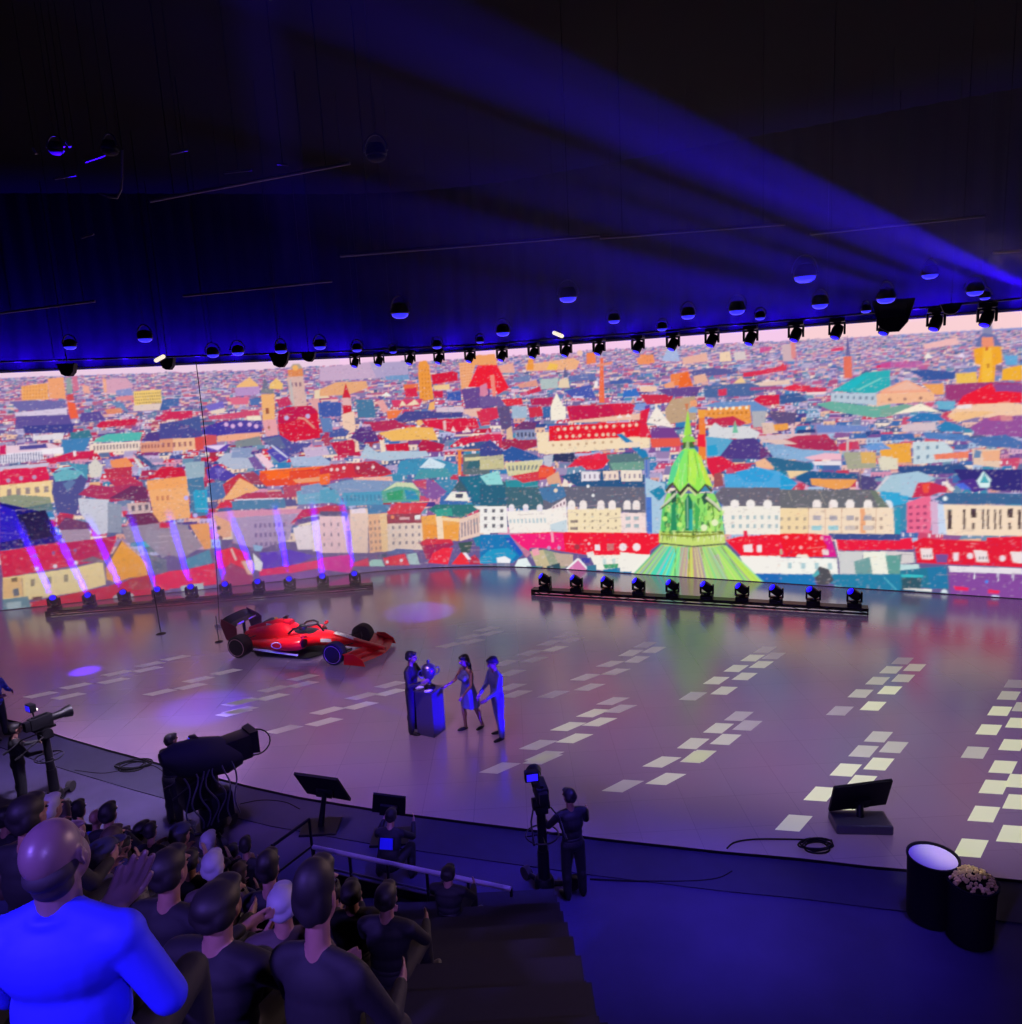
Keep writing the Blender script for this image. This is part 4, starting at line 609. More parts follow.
# ---------------------------------------------------------------- lamps
def ordinal(i): return ['first', 'second', 'third', 'fourth', 'fifth', 'sixth', 'seventh', 'eighth', 'ninth', 'tenth', 'eleventh', 'twelfth', 'thirteenth', 'fourteenth', 'fifteenth', 'sixteenth', 'seventeenth', 'eighteenth'][i]
def moving_head(name, lens, d, k=1.0, hang=False, label='', group='', bodymat=None):
    """base, yoke arms, head and lens; d = direction the head looks"""
    t = empty(name, (0, 0, 0), 0, label, 'stage light', group); bm_ = bodymat or BLK; s = -1 if hang else 1
    b = MB(); b.box((0, 0, s * .05 * k), (.36 * k, .3 * k, .1 * k), bev=.015 * k); b.cyl((0, 0, s * .1 * k), (0, 0, s * .13 * k), .1 * k); b.build('base', bm_, t)
    y = MB()
    for q in (-1, 1): y.box((q * .175 * k, 0, s * .27 * k), (.05 * k, .14 * k, .28 * k), bev=.012 * k)
    y.box((0, 0, s * .145 * k), (.38 * k, .14 * k, .035 * k), bev=.01 * k); y.build('yoke', bm_, t)
    c = Vector((0, 0, s * .33 * k)); d = Vector(d).normalized(); h = MB()
    h.lathe([(.04 * k, -.17 * k), (.11 * k, -.15 * k), (.135 * k, -.04 * k), (.135 * k, .08 * k), (.12 * k, .17 * k), (.105 * k, .175 * k)], 20, c, d); h.build('head', bm_, t)
    l = MB(); l.lathe([(.1 * k, .172 * k), (.085 * k, .19 * k), (.03 * k, .2 * k)], 20, c, d); l.build('lens', lens, t)
    return t
LAMPS = []      # (world position, direction) of the heads whose beams show
def light_bar(name, a, b, label):
    t = empty(name, (a + b) / 2, math.atan2((b - a).y, (b - a).x), label, 'stage light rail'); L_ = (b - a).length
    m1 = MB()
    for z in (.045, .2):
        for y in (-.17, .17): m1.cyl((-L_ / 2, y, z), (L_ / 2, y, z), .028, n=8)
    m1.box((0, 0, .225), (L_, .38, .02)); m1.build('rail', BLK, t, False)
    m2 = MB(); n = int(L_ / .5)
    for i in range(n):
        x0 = -L_ / 2 + L_ * i / n; x1 = x0 + L_ / n
        for y in (-.17, .17): m2.cyl((x0, y, .045 if i % 2 else .2), (x1, y, .2 if i % 2 else .045), .014, n=6)
    m2.build('lattice', BLK, t, False)
    for q in (-1, 1): m3 = MB(); m3.box((q * (L_ / 2 - .01), 0, .12), (.02, .4, .235)); m3.build('end_plate', BLK, t, False)
    return t
la, lb = on_z(48, 616), on_z(373, 589); ra, rb = on_z(533, 594), on_z(868, 614)
light_bar('light_rail', la, lb, 'long black rail of stage lights along the left foot of the LED wall')
light_bar('light_rail', ra, rb, 'long black rail of stage lights in front of the green tower on the LED wall')
def bar_point(a, b, px):
    lo, hi = 0., 1.
    for _ in range(40):
        m_ = (lo + hi) / 2; p = a + (b - a) * m_; v = np.array(p) - EYE; x = CX + F * (v @ RT) / (v @ FW)
        if x < px: lo = m_
        else: hi = m_
    return a + (b - a) * lo + Vector((0, 0, .236))
LBX = [(56, 605, 10, 505), (91, 601, 46, 513), (126, 597, 80, 500), (160, 595, 124, 500), (193, 592, 165, 500), (227, 588, 208, 505), (260, 586, 226, 505), (291, 581, 274, 500), (324, 580, 312, 500), (356, 575, 341, 495)]
for i, (x, y, tx, ty) in enumerate(LBX):
    p = bar_point(la, lb, x); tgt = on_y(tx, ty, p.y - 4.6); d = tgt - (p + Vector((0, 0, .33)))
    o = moving_head('moving_head_light', BLUELENS, d, 1.15, False, f'black moving stage light on the left rail with its blue beam, {ordinal(i)} from the left', 'moving lights on the left floor rail')
    o.location = p; LAMPS.append((p + Vector((0, 0, .38)) + d.normalized() * .36, d.normalized()))
RBX = [545.7, 577, 607.7, 639, 672.7, 707, 742, 776, 813, 854]
for i, x in enumerate(RBX):
    p = bar_point(ra, rb, x)
    o = moving_head('moving_head_light', BLUELENS, (-.75, -.55, .75), 1.2, False, f'black moving stage light with a blue lens on the right rail, {ordinal(i)} from the left', 'moving lights on the right floor rail')
    o.location = p; o.rotation_euler = (0, 0, math.atan2((rb - ra).y, (rb - ra).x))
# lights in a row under the upper edge of the wall
TOPX = [(355, 361), (379, 359.5), (410, 358), (439, 357), (470, 355.5), (502, 354), (533.6, 351), (566, 349), (599, 347), (638, 344.5), (673, 342), (712, 338), (750.6, 336), (796, 332), (837, 329), (885.5, 324.5), (936, 320), (987, 315.5)]
def wall_point(px, py, off):       # a point on the sight line, off metres in front of the LED wall
    d = ray(px, py); az = math.atan2(d[0], d[1]); u = np.interp(az, SAZ, SS); r = np.hypot(np.interp(u, SS, SP[:, 0]), np.interp(u, SS, SP[:, 1])) - off
    return Vector(EYE + d * (r / np.hypot(d[0], d[1])))
toprow = []
for i, (x, y) in enumerate(TOPX):
    p = wall_point(x, y, .75); k = 1.1 + .3 * i / 17; toprow.append(p)
    o = moving_head('moving_head_light', BLUELENS if i > 10 else DARKLENS, (-.3, -.4, -.95), k, True, f'black stage light hung over the upper edge of the LED wall, {ordinal(i)} from the left', 'stage lights along the upper edge of the LED wall')
    o.location = p + Vector((0, 0, .3 + .08 * i / 17)); q1, q2 = wall_point(x - 5, y, .75), wall_point(x + 5, y, .75); o.rotation_euler = (0, 0, math.atan2((q2 - q1).y, (q2 - q1).x))
t = empty('lighting_pipe', toprow[8] + Vector((0, 0, .46)), 0, 'long black pipe carrying the stage lights along the top of the LED wall', 'pipe')
pts = [wall_point(x, np.interp(x, [q[0] for q in TOPX], [q[1] for q in TOPX]) if 355 <= x <= 987 else (361.5 + (355 - x) * .033 if x < 355 else 315.5 - (x - 987) * .09), .75) + Vector((0, 0, .42)) - t.location for x in range(-10, 1100, 22)]
mb = MB(); mb.tube(pts, .035, 8); mb.build('pipe', BLK, t)
for i in range(3, len(pts), 7):
    mb = MB(); mb.cyl(pts[i], (pts[i].x, pts[i].y, 15.85 - t.location.z), .01, n=6); mb.build('drop_rod', BLK, t)
# wash lights hanging higher in the roof
WASH = [(400, 313, 9), (568, 297, 9), (805, 276, 11), (820, 304, 8), (886, 298, 9), (975, 291, 8), (614, 320, 6), (503, 332, 7), (480, 341, 4), (357, 349, 5), (393, 351, 4), (737, 310, 8), (760, 317, 5), (688, 315, 7), (866, 310, 5), (985, 297, 5), (145, 338, 7), (70, 346, 6), (213, 354, 6), (238, 352, 6), (281, 350, 6), (320, 346, 6), (662, 328, 5), (437, 346, 5), (930, 274, 8), (110, 150, 8), (376, 155, 10), (56, 150, 7)]
def by_x(L_): return sorted(range(len(L_)), key=lambda i: L_[i][0])
order = sorted(range(len(WASH)), key=lambda i: (WASH[i][1] > 200, WASH[i][0])); rank = {i: r for r, i in enumerate(order)}
def nth(i): return ordinal(i) if i < 18 else ['nineteenth', 'twentieth', 'twenty-first', 'twenty-second', 'twenty-third', 'twenty-fourth', 'twenty-fifth', 'twenty-sixth'][i - 18]
for i, (x, y, r) in enumerate(WASH):
    Yd = 20.4 + (i % 4) * .7 if y > 200 else 15.5; p = on_y(x, y, Yd); R = r * Yd / 740
    t = empty('hanging_wash_light', p, .2 * (i % 5 - 2), (f'round stage light with glowing blue underside, {nth(rank[i] - 3)} from the left among the roof wash lights' if y > 200 else {56: 'dark round stage light high in the roof, at the far left', 110: 'dark round stage light high in the roof, above the bent pale tube', 376: 'dark round stage light beside the upper end of the long pale pipe'}[x]), 'stage light', 'wash lights hanging in the roof')
    b = MB(); b.lathe([(R * .2, R * 1.1), (R * .7, R * .95), (R * .95, R * .4), (R, 0), (R * .93, -.02)], 20); b.build('housing', BLK, t)
    l = MB(); l.lathe([(R * .9, -.03), (R * .82, -R * .35), (R * .5, -R * .55), (R * .05, -R * .6)], 20); l.build('lens', DARKLENS if y > 200 else BLK2, t)
    k = MB(); k.tube([(R * 1.15 * math.cos(a), 0, R * .3 + R * 1.5 * math.sin(a)) for a in np.linspace(0, PI, 13)], .018, 6); k.build('yoke', GREYM, t)
    k = MB(); k.cyl((0, 0, R * 1.8), (0, 0, 15.88 - p.z), .005, n=6); k.build('drop_rod', BLK, t)
# pale pipes and tubes seen against the dark roof
PIPES = [((183, 296), (332, 281), 20, 'pale pipe crossing the roof left of centre, below the longest one'), ((150, 201), (350, 163), 15, 'long pale pipe rising to the right in the upper left of the roof'), ((0, 313), (95, 301), 20, 'pale pipe in the dark roof at the left edge'), ((340, 256), (600, 235), 17, 'faint long pipe across the middle of the roof'), ((600, 238), (785, 224), 17, 'faint pipe in the roof between the middle and the blue beams'), ((810, 234), (985, 216), 17, 'thin pipe crossed by the strongest blue beam'), ((993, 253), (1070, 247), 17, 'short pale pipe near the right edge of the roof')]
PIPEM = mat('pale_pipe', (120, 112, 150), .35, .2)
for (a, b, Y, lab) in PIPES:
    A, B_ = on_y(*a, Y), on_y(*b, Y); t = empty('roof_pipe', (A + B_) / 2, 0, lab, 'pipe', 'pipes in the dark roof')
    mb = MB(); mb.cyl(A - t.location, B_ - t.location, .03, n=10); mb.build('pipe', PIPEM, t)
    for f in (.12, .88): q = A + (B_ - A) * f - t.location; mb = MB(); mb.cyl(q, (q.x, q.y, 15.9 - t.location.z), .01, n=6); mb.build('hanger', BLK, t)
TUBES = [((55, 179), (76, 175), 'short pale tube in the upper left roof, left of the bent tube'), ((33, 148), (36, 154), 'tiny pale tube nearest the upper left corner'), ((66, 142), (70, 147), 'tiny pale tube to the right of the one in the corner'), ((171, 154), (188, 150), 'short bright tube above the long pale pipe'), ((85, 162), (105, 155), 'faint short tube above the bent tube'), ((81, 238), (94, 234), 'short tube alone in the roof below the bent tube'), ((224, 173), (252, 170), 'faint flat tube right of the long pale pipe\'s start'), ((277, 164), (288, 165), 'tiny tube hanging right of the faint flat one')]
for a, b, lab in TUBES:
    A, B_ = on_y(*a, 15), on_y(*b, 15); t = empty('light_tube', (A + B_) / 2, 0, lab, 'tube light', 'small pale tubes in the roof')
    mb = MB(); mb.cyl(A - t.location, B_ - t.location, .022, n=8); mb.build('tube', PIPEM, t); mb = MB(); mb.cyl((0, 0, 0), (0, 0, 15.9 - t.location.z), .006, n=5); mb.build('hanger', BLK, t)
P_ = [on_y(x, y, 15) for x, y in ((122, 150), (122, 178), (121, 190), (117, 198), (108, 197), (99, 193))]
t = empty('bent_tube', P_[3], 0, 'thin bent pale tube hanging like a hook in the upper left roof', 'pipe'); mb = MB(); mb.tube([p - t.location for p in P_], .02, 6); mb.build('tube', PIPEM, t); mb = MB(); mb.cyl(P_[0] - t.location, (P_[0].x - t.location.x, P_[0].y - t.location.y, 15.9 - t.location.z), .008, n=5); mb.build('hanger', BLK, t)
# dark loudspeaker wedges poking below the roof edge
for (x, y, w_, h_, lab) in ((68, 370, 15, 12, 'dark wedge-shaped loudspeaker at the far left over the top of the LED wall'), (168, 364, 13, 11, 'dark wedge-shaped loudspeaker beside the glowing white lamp over the wall'), (280, 360, 18, 14, 'dark loudspeaker over the pale church tower on the wall'), (309, 357, 13, 9, 'small dark loudspeaker just right of the pale church tower'), (893, 316, 36, 30, 'large dark loudspeaker tilted over the blue roofed hall on the wall'), (951, 309, 18, 10, 'small dark loudspeaker near the golden church tower')):
    p = wall_point(x, y, 2.2); k = p.y / 740; W_, Hh = w_ * k * 1.05, h_ * k
    t = empty('hanging_loudspeaker', p, math.atan2(-p.x, p.y) * .5 if x < 800 else -.5, lab, 'loudspeaker', 'loudspeakers hung over the LED wall')
    c = MB(); c.prism([(-W_ / 2, Hh * .5), (-W_ * .3, -Hh * .35), (-W_ * .1, -Hh * .5), (W_ * .15, -Hh * .5), (W_ * .35, -Hh * .2), (W_ / 2, Hh * .5)], Matrix.Rotation(PI / 2, 4, 'X') @ Matrix.Translation((0, 0, -.25)), .5); c.build('cabinet', BLK2, t, False)
    g = MB(); g.box((0, -.26, Hh * .18), (W_ * .6, .02, Hh * .45)); g.build('grille', BLK, t, False)
    r_ = MB(); r_.cyl((0, 0, Hh * .5), (0, 0, 15.9 - p.z), .015, n=6); r_.build('drop_rod', BLK, t)
for (x, y, lab) in ((160, 358.5, 'glowing white lamp over the LED wall on the left'), (558, 334.5, 'glowing white lamp over the LED wall at the centre')):
    p = on_y(x, y, 23.5); t = empty('white_spotlight', p, 0, lab, 'stage light'); d = Vector((.35 if x < 300 else -.3, -.8, -.35)).normalized()
    e = 1 if x < 300 else -1; b = MB(); b.box((0, .1, .02), (.3, .12, .14), M=Matrix.Rotation(-.45 * e, 3, 'Y'), bev=.03); b.build('housing', BLK, t); l = MB(); l.capsule((-.12, -.02, -.055 * e), (.12, -.02, .055 * e), .06, .06, 10); l.build('lens', WHITELENS, t)
    r_ = MB(); r_.cyl((0, 0, .1), (0, 0, 15.9 - p.z), .012, n=6); r_.build('drop_rod', BLK, t)
# tiny cable drops against the wall and the two floor poles
g0 = on_z(219, 627); top_ = on_y(196, 362, g0.y)
t = empty('hanging_cable', g0, 0, 'thin dark cable hanging before the LED wall down to a white floor tag', 'cable'); mb = MB(); mb.tube([(top_ - g0) * (1 - f) + Vector((.12 * math.sin(f * 3), 0, .02)) for f in np.linspace(0, 1, 12)], .014, 6); mb.build('cable', BLK2, t); mb = MB(); mb.box((0, 0, .06), (.28, .1, .1), bev=.02); mb.build('tag', WHITE, t)
g0 = on_z(161, 634); t = empty('floor_pole', g0, 0, 'thin dark pole standing on the floor before the left light rail', 'pole')
mb = MB(); mb.cyl((0, 0, .02), (-.05, 0, 1.6), .018, n=8); mb.build('pole', BLK2, t); mb = MB(); mb.lathe([(.16, 0), (.16, .015), (.03, .03)], 16); mb.build('foot', BLK2, t)
g0 = on_z(219, 642); t = empty('floor_pole', g0, 0, 'thin dark pole on the floor behind the red racing car', 'pole')
mb = MB(); mb.cyl((0, 0, .02), (0, 0, .9), .016, n=8); mb.build('pole', BLK2, t); mb = MB(); mb.lathe([(.13, 0), (.13, .015), (.03, .03)], 16); mb.build('foot', BLK2, t)
# ---------------------------------------------------------------- racing car (x forward, y to its left)
RED = mat('car_red', (232, 18, 34), .28, 0, 0, noise=.08, nscale=3)
TYRE = mat('tyre_rubber', (44, 40, 43), .7)
CARB = mat('carbon_black', (20, 19, 24), .4, .1, noise=.3)
CARW = mat('car_white', (235, 230, 235), .35)
CARY = mat('car_yellow', (240, 205, 60), .4)
def ellring(x, cy, cz, ry, rz, n=20, p=2.4, zmin=None):
    r = []
    for k in range(n):
        a = 2 * PI * k / n; c, s = math.cos(a), math.sin(a)
        y = cy + ry * math.copysign(abs(c) ** (2 / p), c); z = cz + rz * math.copysign(abs(s) ** (2 / p), s)
        r.append(Vector((x, y, z)))
    return r
def build_car():
    f = math.radians(-18.5)
    t = empty('racing_car', (-8.43, 22.96, 0), f, 'red single-seat racing car with a dark rear wing parked on the stage', 'racing car')
    b = MB()       # monocoque: nose, cockpit sides, engine cover in one tapering shell
    b.loft([ellring(*q) for q in ((4.5, 0, .25, .06, .04), (4.3, 0, .28, .13, .06), (3.7, 0, .36, .16, .10), (3.2, 0, .43, .21, .15), (2.7, 0, .47, .27, .19), (2.35, 0, .47, .33, .22), (2.0, 0, .44, .36, .24), (1.75, 0, .44, .37, .24))])
    b.loft([ellring(*q) for q in ((1.8, 0, .42, .36, .22), (1.55, 0, .45, .38, .27), (1.35, 0, .52, .34, .36), (1.1, 0, .55, .32, .39), (.8, 0, .52, .29, .36), (.4, 0, .46, .23, .30), (0, 0, .42, .17, .24), (-.35, 0, .38, .11, .15))])
    # airbox over the driver's head and the fin behind it
    b.loft([ellring(*q) for q in ((1.38, 0, .90, .11, .09), (1.2, 0, .91, .13, .11), (.9, 0, .84, .10, .16), (.5, 0, .74, .05, .16), (.1, 0, .62, .025, .16), (-.25, 0, .54, .02, .12))])
    b.build('bodywork', RED, t, True, 50)
    for s in (-1, 1):
        p = MB(); p.loft([ellring(*q) for q in ((2.1, s * .52, .46, .17, .15), (1.95, s * .56, .45, .23, .19), (1.6, s * .56, .43, .26, .2), (1.1, s * .50, .38, .24, .18), (.5, s * .38, .30, .16, .14), (.05, s * .28, .24, .08, .10))]); o = p.build('sidepod', RED, t, True, 50)
        q = MB(); q.tube([(1.35 + .17 * math.cos(a), s * (.815 - .05 * abs(math.sin(a)) * (1 if math.sin(a) > 0 else .1)), .45 + .085 * math.sin(a)) for a in np.linspace(0, 2 * PI, 17)[:-1]], .014, 6, True); q.build('ring_emblem', CARW, o)
        q = MB(); q.box((1.2, s * .7, .2), (1.7, .05, .05), rz=s * .12); q.build('lower_strip', CARW, o)
        i_ = MB(); i_.loft([ellring(*k) for k in ((2.112, s * .52, .46, .14, .12), (2.13, s * .52, .46, .13, .11))]); i_.build('intake', CARB, o)
        m_ = MB(); m_.ball((2.15, s * .62, .72), (.05, .1, .055)); m_.build('mirror', RED, t); k = MB(); k.cyl((2.12, s * .35, .6), (2.15, s * .6, .7), .012, n=6); k.build('mirror_stalk', CARB, t)
    q = MB(); q.loft([ellring(*k) for k in ((2.28, 0, .63, .16, .05), (2.1, 0, .655, .22, .045), (1.75, 0, .66, .23, .045), (1.5, 0, .68, .19, .045))]); q.build('cockpit', CARB, t)
    q = MB(); q.box((.0, 0, .09), (.1, 1.2, .03)); q.prism([(2.55, -.35), (2.3, -.72), (.6, -.78), (.25, -.5), (-.2, -.45), (-.2, .45), (.25, .5), (.6, .78), (2.3, .72), (2.55, .35)], Matrix.Translation((0, 0, .055)), .035); q.prism([(3.3, -.14), (2.5, -.3), (2.5, .3), (3.3, .14)], Matrix.Translation((0, 0, .075)), .03); q.build('underfloor', CARB, t, False)
    q = MB()       # halo
    for s in (-1, 1): q.tube([(1.45, s * .33, .66), (1.65, s * .34, .82), (1.95, s * .27, .9), (2.2, s * .12, .9), (2.27, 0, .89)], .032, 8)
    q.tube([(2.27, 0, .89), (2.4, 0, .76), (2.5, 0, .62)], [.032, .026, .022], 8); q.build('halo', CARB, t)
    q = MB(); q.ball((1.72, 0, .74), (.13, .12, .13)); q.build('headrest', CARB, t)
    q = MB(); q.box((1.15, 0, 1.05), (.16, .05, .05), bev=.01); q.box((1.2, 0, 1.09), (.1, .12, .04), bev=.01); q.build('roof_camera', CARB, t)
    q = MB(); q.box((.78, .03, 1.0), (.12, .004, .05)); q.lathe([(.05, 0), (.05, .006)], 14, (1.72, -.395, .52), (0, -1, 0)); q.box((1.95, -.365, .62), (.12, .01, .07)); q.build('yellow_badge', CARY, t, False)
    q = MB(); q.loft([ellring(x, 0, z, y, .012) for x, z, y in ((4.0, .365, .07), (3.6, .465, .09), (3.2, .578, .1), (2.85, .655, .1))]); q.build('nose_stripe', CARW, t)
    # front wing: three planks and end plates
    w_ = MB()
    for x0, z0, c, a in ((4.5, .13, .32, .08), (4.24, .18, .24, .25), (4.06, .24, .2, .45)):
        r = []
        for y in np.linspace(-.9, .9, 13): sw = -.28 * abs(y) ** 1.6; up = .04 * abs(y); r.append([Vector((x0 + sw, y, z0 + up)), Vector((x0 + sw - c * .4, y, z0 + up + .03 + c * a * .4)), Vector((x0 + sw - c, y, z0 + up + c * a)), Vector((x0 + sw - c * .4, y, z0 + up - .005 + c * a * .4))])
        w_.loft(r)
    fw_ = w_.build('front_wing', RED, t, True, 50)
    for s in (-1, 1):
        e = MB(); M_ = Matrix.Translation((0, s * .9, 0)) @ Matrix.Rotation(PI / 2, 4, 'X'); e.prism([(4.35, .06), (4.28, .24), (4.0, .40), (3.72, .40), (3.66, .07)], M_, .02); e.build('end_plate', RED, fw_, False)
    rw = MB()
    for x0, z0, c, a in ((-.32, .86, .3, .25), (-.52, .94, .22, .75)):
        r = []
        for y in np.linspace(-.56, .56, 9): dz = -.05 * (abs(y) / .56) ** 4; r.append([Vector((x0, y, z0 + dz)), Vector((x0 - c * .4, y, z0 + dz + .03 + c * a * .3)), Vector((x0 - c, y, z0 + dz + c * a)), Vector((x0 - c * .4, y, z0 + dz - .01 + c * a * .4))])
        rw.loft(r)
    rwo = rw.build('rear_wing', CARB, t, True, 50)
    for s in (-1, 1):
        e = MB(); M_ = Matrix.Translation((0, s * .57, 0)) @ Matrix.Rotation(PI / 2, 4, 'X'); e.prism([(-.22, .40), (-.2, .84), (-.3, .92), (-.74, 1.1), (-.78, .92), (-.62, .42)], M_, .02); e.build('end_plate', mat('wing_wine', (96, 18, 44), .4), rwo, False)
    e = MB(); e.box((-.42, 0, .62), (.1, .03, .52), rx=0); e.box((-.4, 0, .42), (.14, 1.1, .03)); e.build('wing_pillar', CARB, rwo, False)
    e = MB(); e.box((.62, -.075, .80), (.3, .02, .07), rz=-.09); e.box((1.5, -.40, .5), (.3, .02, .1)); e.box((2.7, -.285, .5), (.35, .012, .1), rz=.1); e.build('white_marking', CARW, t, False)
    e = MB(); e.box((-.315, -.25, .885), (.008, .3, .06)); e.box((-.315, .28, .885), (.008, .34, .05)); e.build('white_marking', CARW, rwo, False)
    # wheels and their arms
    for x, y, r, wd in ((0, .74, .34, .36), (0, -.74, .34, .36), (3.3, .78, .335, .29), (3.3, -.76, .335, .29)):
        s = 1 if y > 0 else -1; h = wd / 2
        w_ = MB(); w_.lathe([(r * .62, -h), (r * .9, -h), (r, -h * .78), (r, h * .78), (r * .9, h), (r * .62, h)], 32, (x, y, r), (0, 1, 0)); wo = w_.build('wheel', TYRE, t, True, 35)
        q = MB(); q.lathe([(.02, -h * .9), (r * .6, -h * .9), (r * .62, h * .9), (.02, h * .9)], 24, (x, y, r), (0, 1, 0))
        for k in range(10): a = 2 * PI * k / 10; q.box((x + r * .33 * math.cos(a), y + s * (h * .92), r + r * .33 * math.sin(a)), (r * .5, .02, .035), M=Matrix.Rotation(-a, 3, 'Y'))
        q.build('rim', CARB, wo, True, 30)
        q = MB(); q.tube([(x + r * .78 * math.cos(a), y + s * (h + .004), r + r * .78 * math.sin(a)) for a in np.linspace(0, 2 * PI, 25)[:-1]], .009, 6, True); q.build('tyre_stripe', mat('tyre_stripe', (215, 175, 175), .5), wo)
        q = MB(); bx = .25 if x > 1 else .12
        for dx, dz in ((.3, .12), (-.25, .12), (.25, -.08), (-.3, -.08)): q.cyl((x + dx * (1 if x > 1 else -.6), s * bx, r + dz * .8 + .03), (x, y - s * .1, r + dz), .016, n=6)
        q.build('suspension_arm', CARB, t)
    t.scale = (1.03, 1.1, 1.02); return t
build_car()
# ---------------------------------------------------------------- podium and trophy
POD = (-2.14, 16.33)
PODM = mat('podium_grey', (74, 68, 98), .35, 0)
def build_podium():
    t = empty('podium', (*POD, 0), math.radians(-28), 'tall square grey podium with one side lit bright blue, carrying the trophy', 'podium')
    b = MB(); b.box((0, 0, .53), (.48, .48, 1.06), bev=.012); b.build('column', PODM, t, False)
    b = MB(); b.box((0, 0, 1.075), (.51, .51, .03), bev=.008); b.build('top_plate', PODM, t, False)
    c = empty('trophy_cup', (POD[0] + .03, POD[1] + .02, 1.092), 0.5, 'dark two-handled trophy cup standing on the podium', 'trophy')
    SIL = mat('trophy_metal', (120, 118, 150), .3, .8)
    b = MB(); b.lathe([(.13, 0), (.13, .05), (.09, .07), (.06, .1)], 24); b.build('plinth', BLK2, c)
    b = MB(); b.lathe([(.06, .1), (.035, .16), (.05, .19), (.11, .25), (.165, .36), (.175, .45), (.15, .5), (.16, .52)], 28); b.build('bowl', SIL, c)
    b = MB(); b.lathe([(.165, .52), (.15, .55), (.08, .59), (.03, .61), (.035, .64), (.03, .68), (.005, .7)], 24); b.build('lid', SIL, c)
    for s in (-1, 1): b = MB(); b.tube([(s * .15, 0, .47), (s * .24, 0, .46), (s * .27, 0, .38), (s * .22, 0, .3), (s * .13, 0, .29)], .016, 8); b.build('handle', SIL, c)
    for dx, dy, a, lab in ((-.16, -.13, .3, 'crumpled white cloth at the left corner of the podium top'), (.13, -.2, .4, 'white cloth lying before the trophy on the podium')):
        M_ = Matrix.Rotation(math.radians(-28), 3, 'Z') @ Vector((dx, dy, 0)); q = MB(); rr = random.Random(int(a * 10)); r = []
        for j in range(7):
            u = j / 6; r.append([Vector(((u - .5) * .2, .05 * math.cos(k) * (.4 + math.sin(PI * u)) * rr.uniform(.8, 1.2), .018 + .018 * math.sin(k) * (.5 + math.sin(PI * u)) * rr.uniform(.9, 1.6))) for k in np.linspace(0, 2 * PI, 11)[:-1]])
        q.loft(r); o = q.build('white_cloth', mat('white_cloth', (236, 234, 240), .7), None, True, 80); o.location = (POD[0] + M_.x, POD[1] + M_.y, 1.113); o.rotation_euler = (0, 0, a); tag(o, lab, 'cloth')
build_podium()
# ---------------------------------------------------------------- screens on stands
def panel(name, corners, label, foot, colw=.1, wide=False):
    """corners: tl tr br bl, world; foot: point on the ground"""
    c = sum(corners, Vector()) / 4; t = empty(name, foot, 0, label, 'monitor', 'floor monitors facing the stage'); P4 = [p - foot for p in corners]; n = (P4[1] - P4[0]).cross(P4[3] - P4[0]).normalized()
    if n.y < 0: n = -n
    b = MB(); b.loft([P4, [p + n * .05 for p in P4]]); b.build('panel', BLK2, t, False)
    s = MB(); k = [P4[0].lerp(P4[2], .04), P4[1].lerp(P4[3], .04), P4[2].lerp(P4[0], .04), P4[3].lerp(P4[1], .04)]; s.loft([[p + n * .05 for p in k], [p + n * .056 for p in k]]); s.build('screen', mat('screen_glass', (12, 12, 18), .15), t, False)
    q = MB(); cc = (P4[0] + P4[1] + P4[2] + P4[3]) / 4; ce = cc.lerp((P4[2] + P4[3]) / 2, .4); ce = Vector((ce.x, ce.y, ce.z)); base = Vector((0, 0, 0.03))
    q.cyl(base, ce - n * .02, colw * .6, colw * .45, 10); q.box(ce - n * .04, (.3, .06, .22), M=Matrix((((P4[1] - P4[0]).normalized()), n, (P4[1] - P4[0]).normalized().cross(n))).transposed()); q.build('stand', BLK, t)
    q = MB()
    if wide: q.box((0, 0, .09), (.95, .5, .18), rz=-.12, bev=.04)
    else: q.box((0, 0, .025), (.7, .55, .05), bev=.015)
    q.build('base', GREYM if wide else BLK, t, False); return t
def px_panel(px, Yt, Yb): return [on_y(*px[0], Yt), on_y(*px[1], Yt), on_y(*px[2], Yb), on_y(*px[3], Yb)]
panel('stage_monitor', px_panel([(293.5, 774.5), (337, 780.5), (350.5, 801), (307, 793.5)], 12.55, 12.95), 'large dark tilted monitor on a stand at the stage edge, left of the crouching person', on_z(321, 828, PIT))
panel('stage_monitor', px_panel([(373, 794.5), (405.5, 798.5), (405, 815), (372, 812)], 12.0, 12.12), 'smaller upright monitor directly before the crouching person', on_z(391, 838, PIT))
panel('stage_monitor', px_panel([(834.7, 788.5), (893, 781), (886, 804.5), (829.3, 811.5)], 11.75, 12.05), 'dark monitor on a grey base standing on the stage at the right', on_z(860, 827, 0), .12, True)
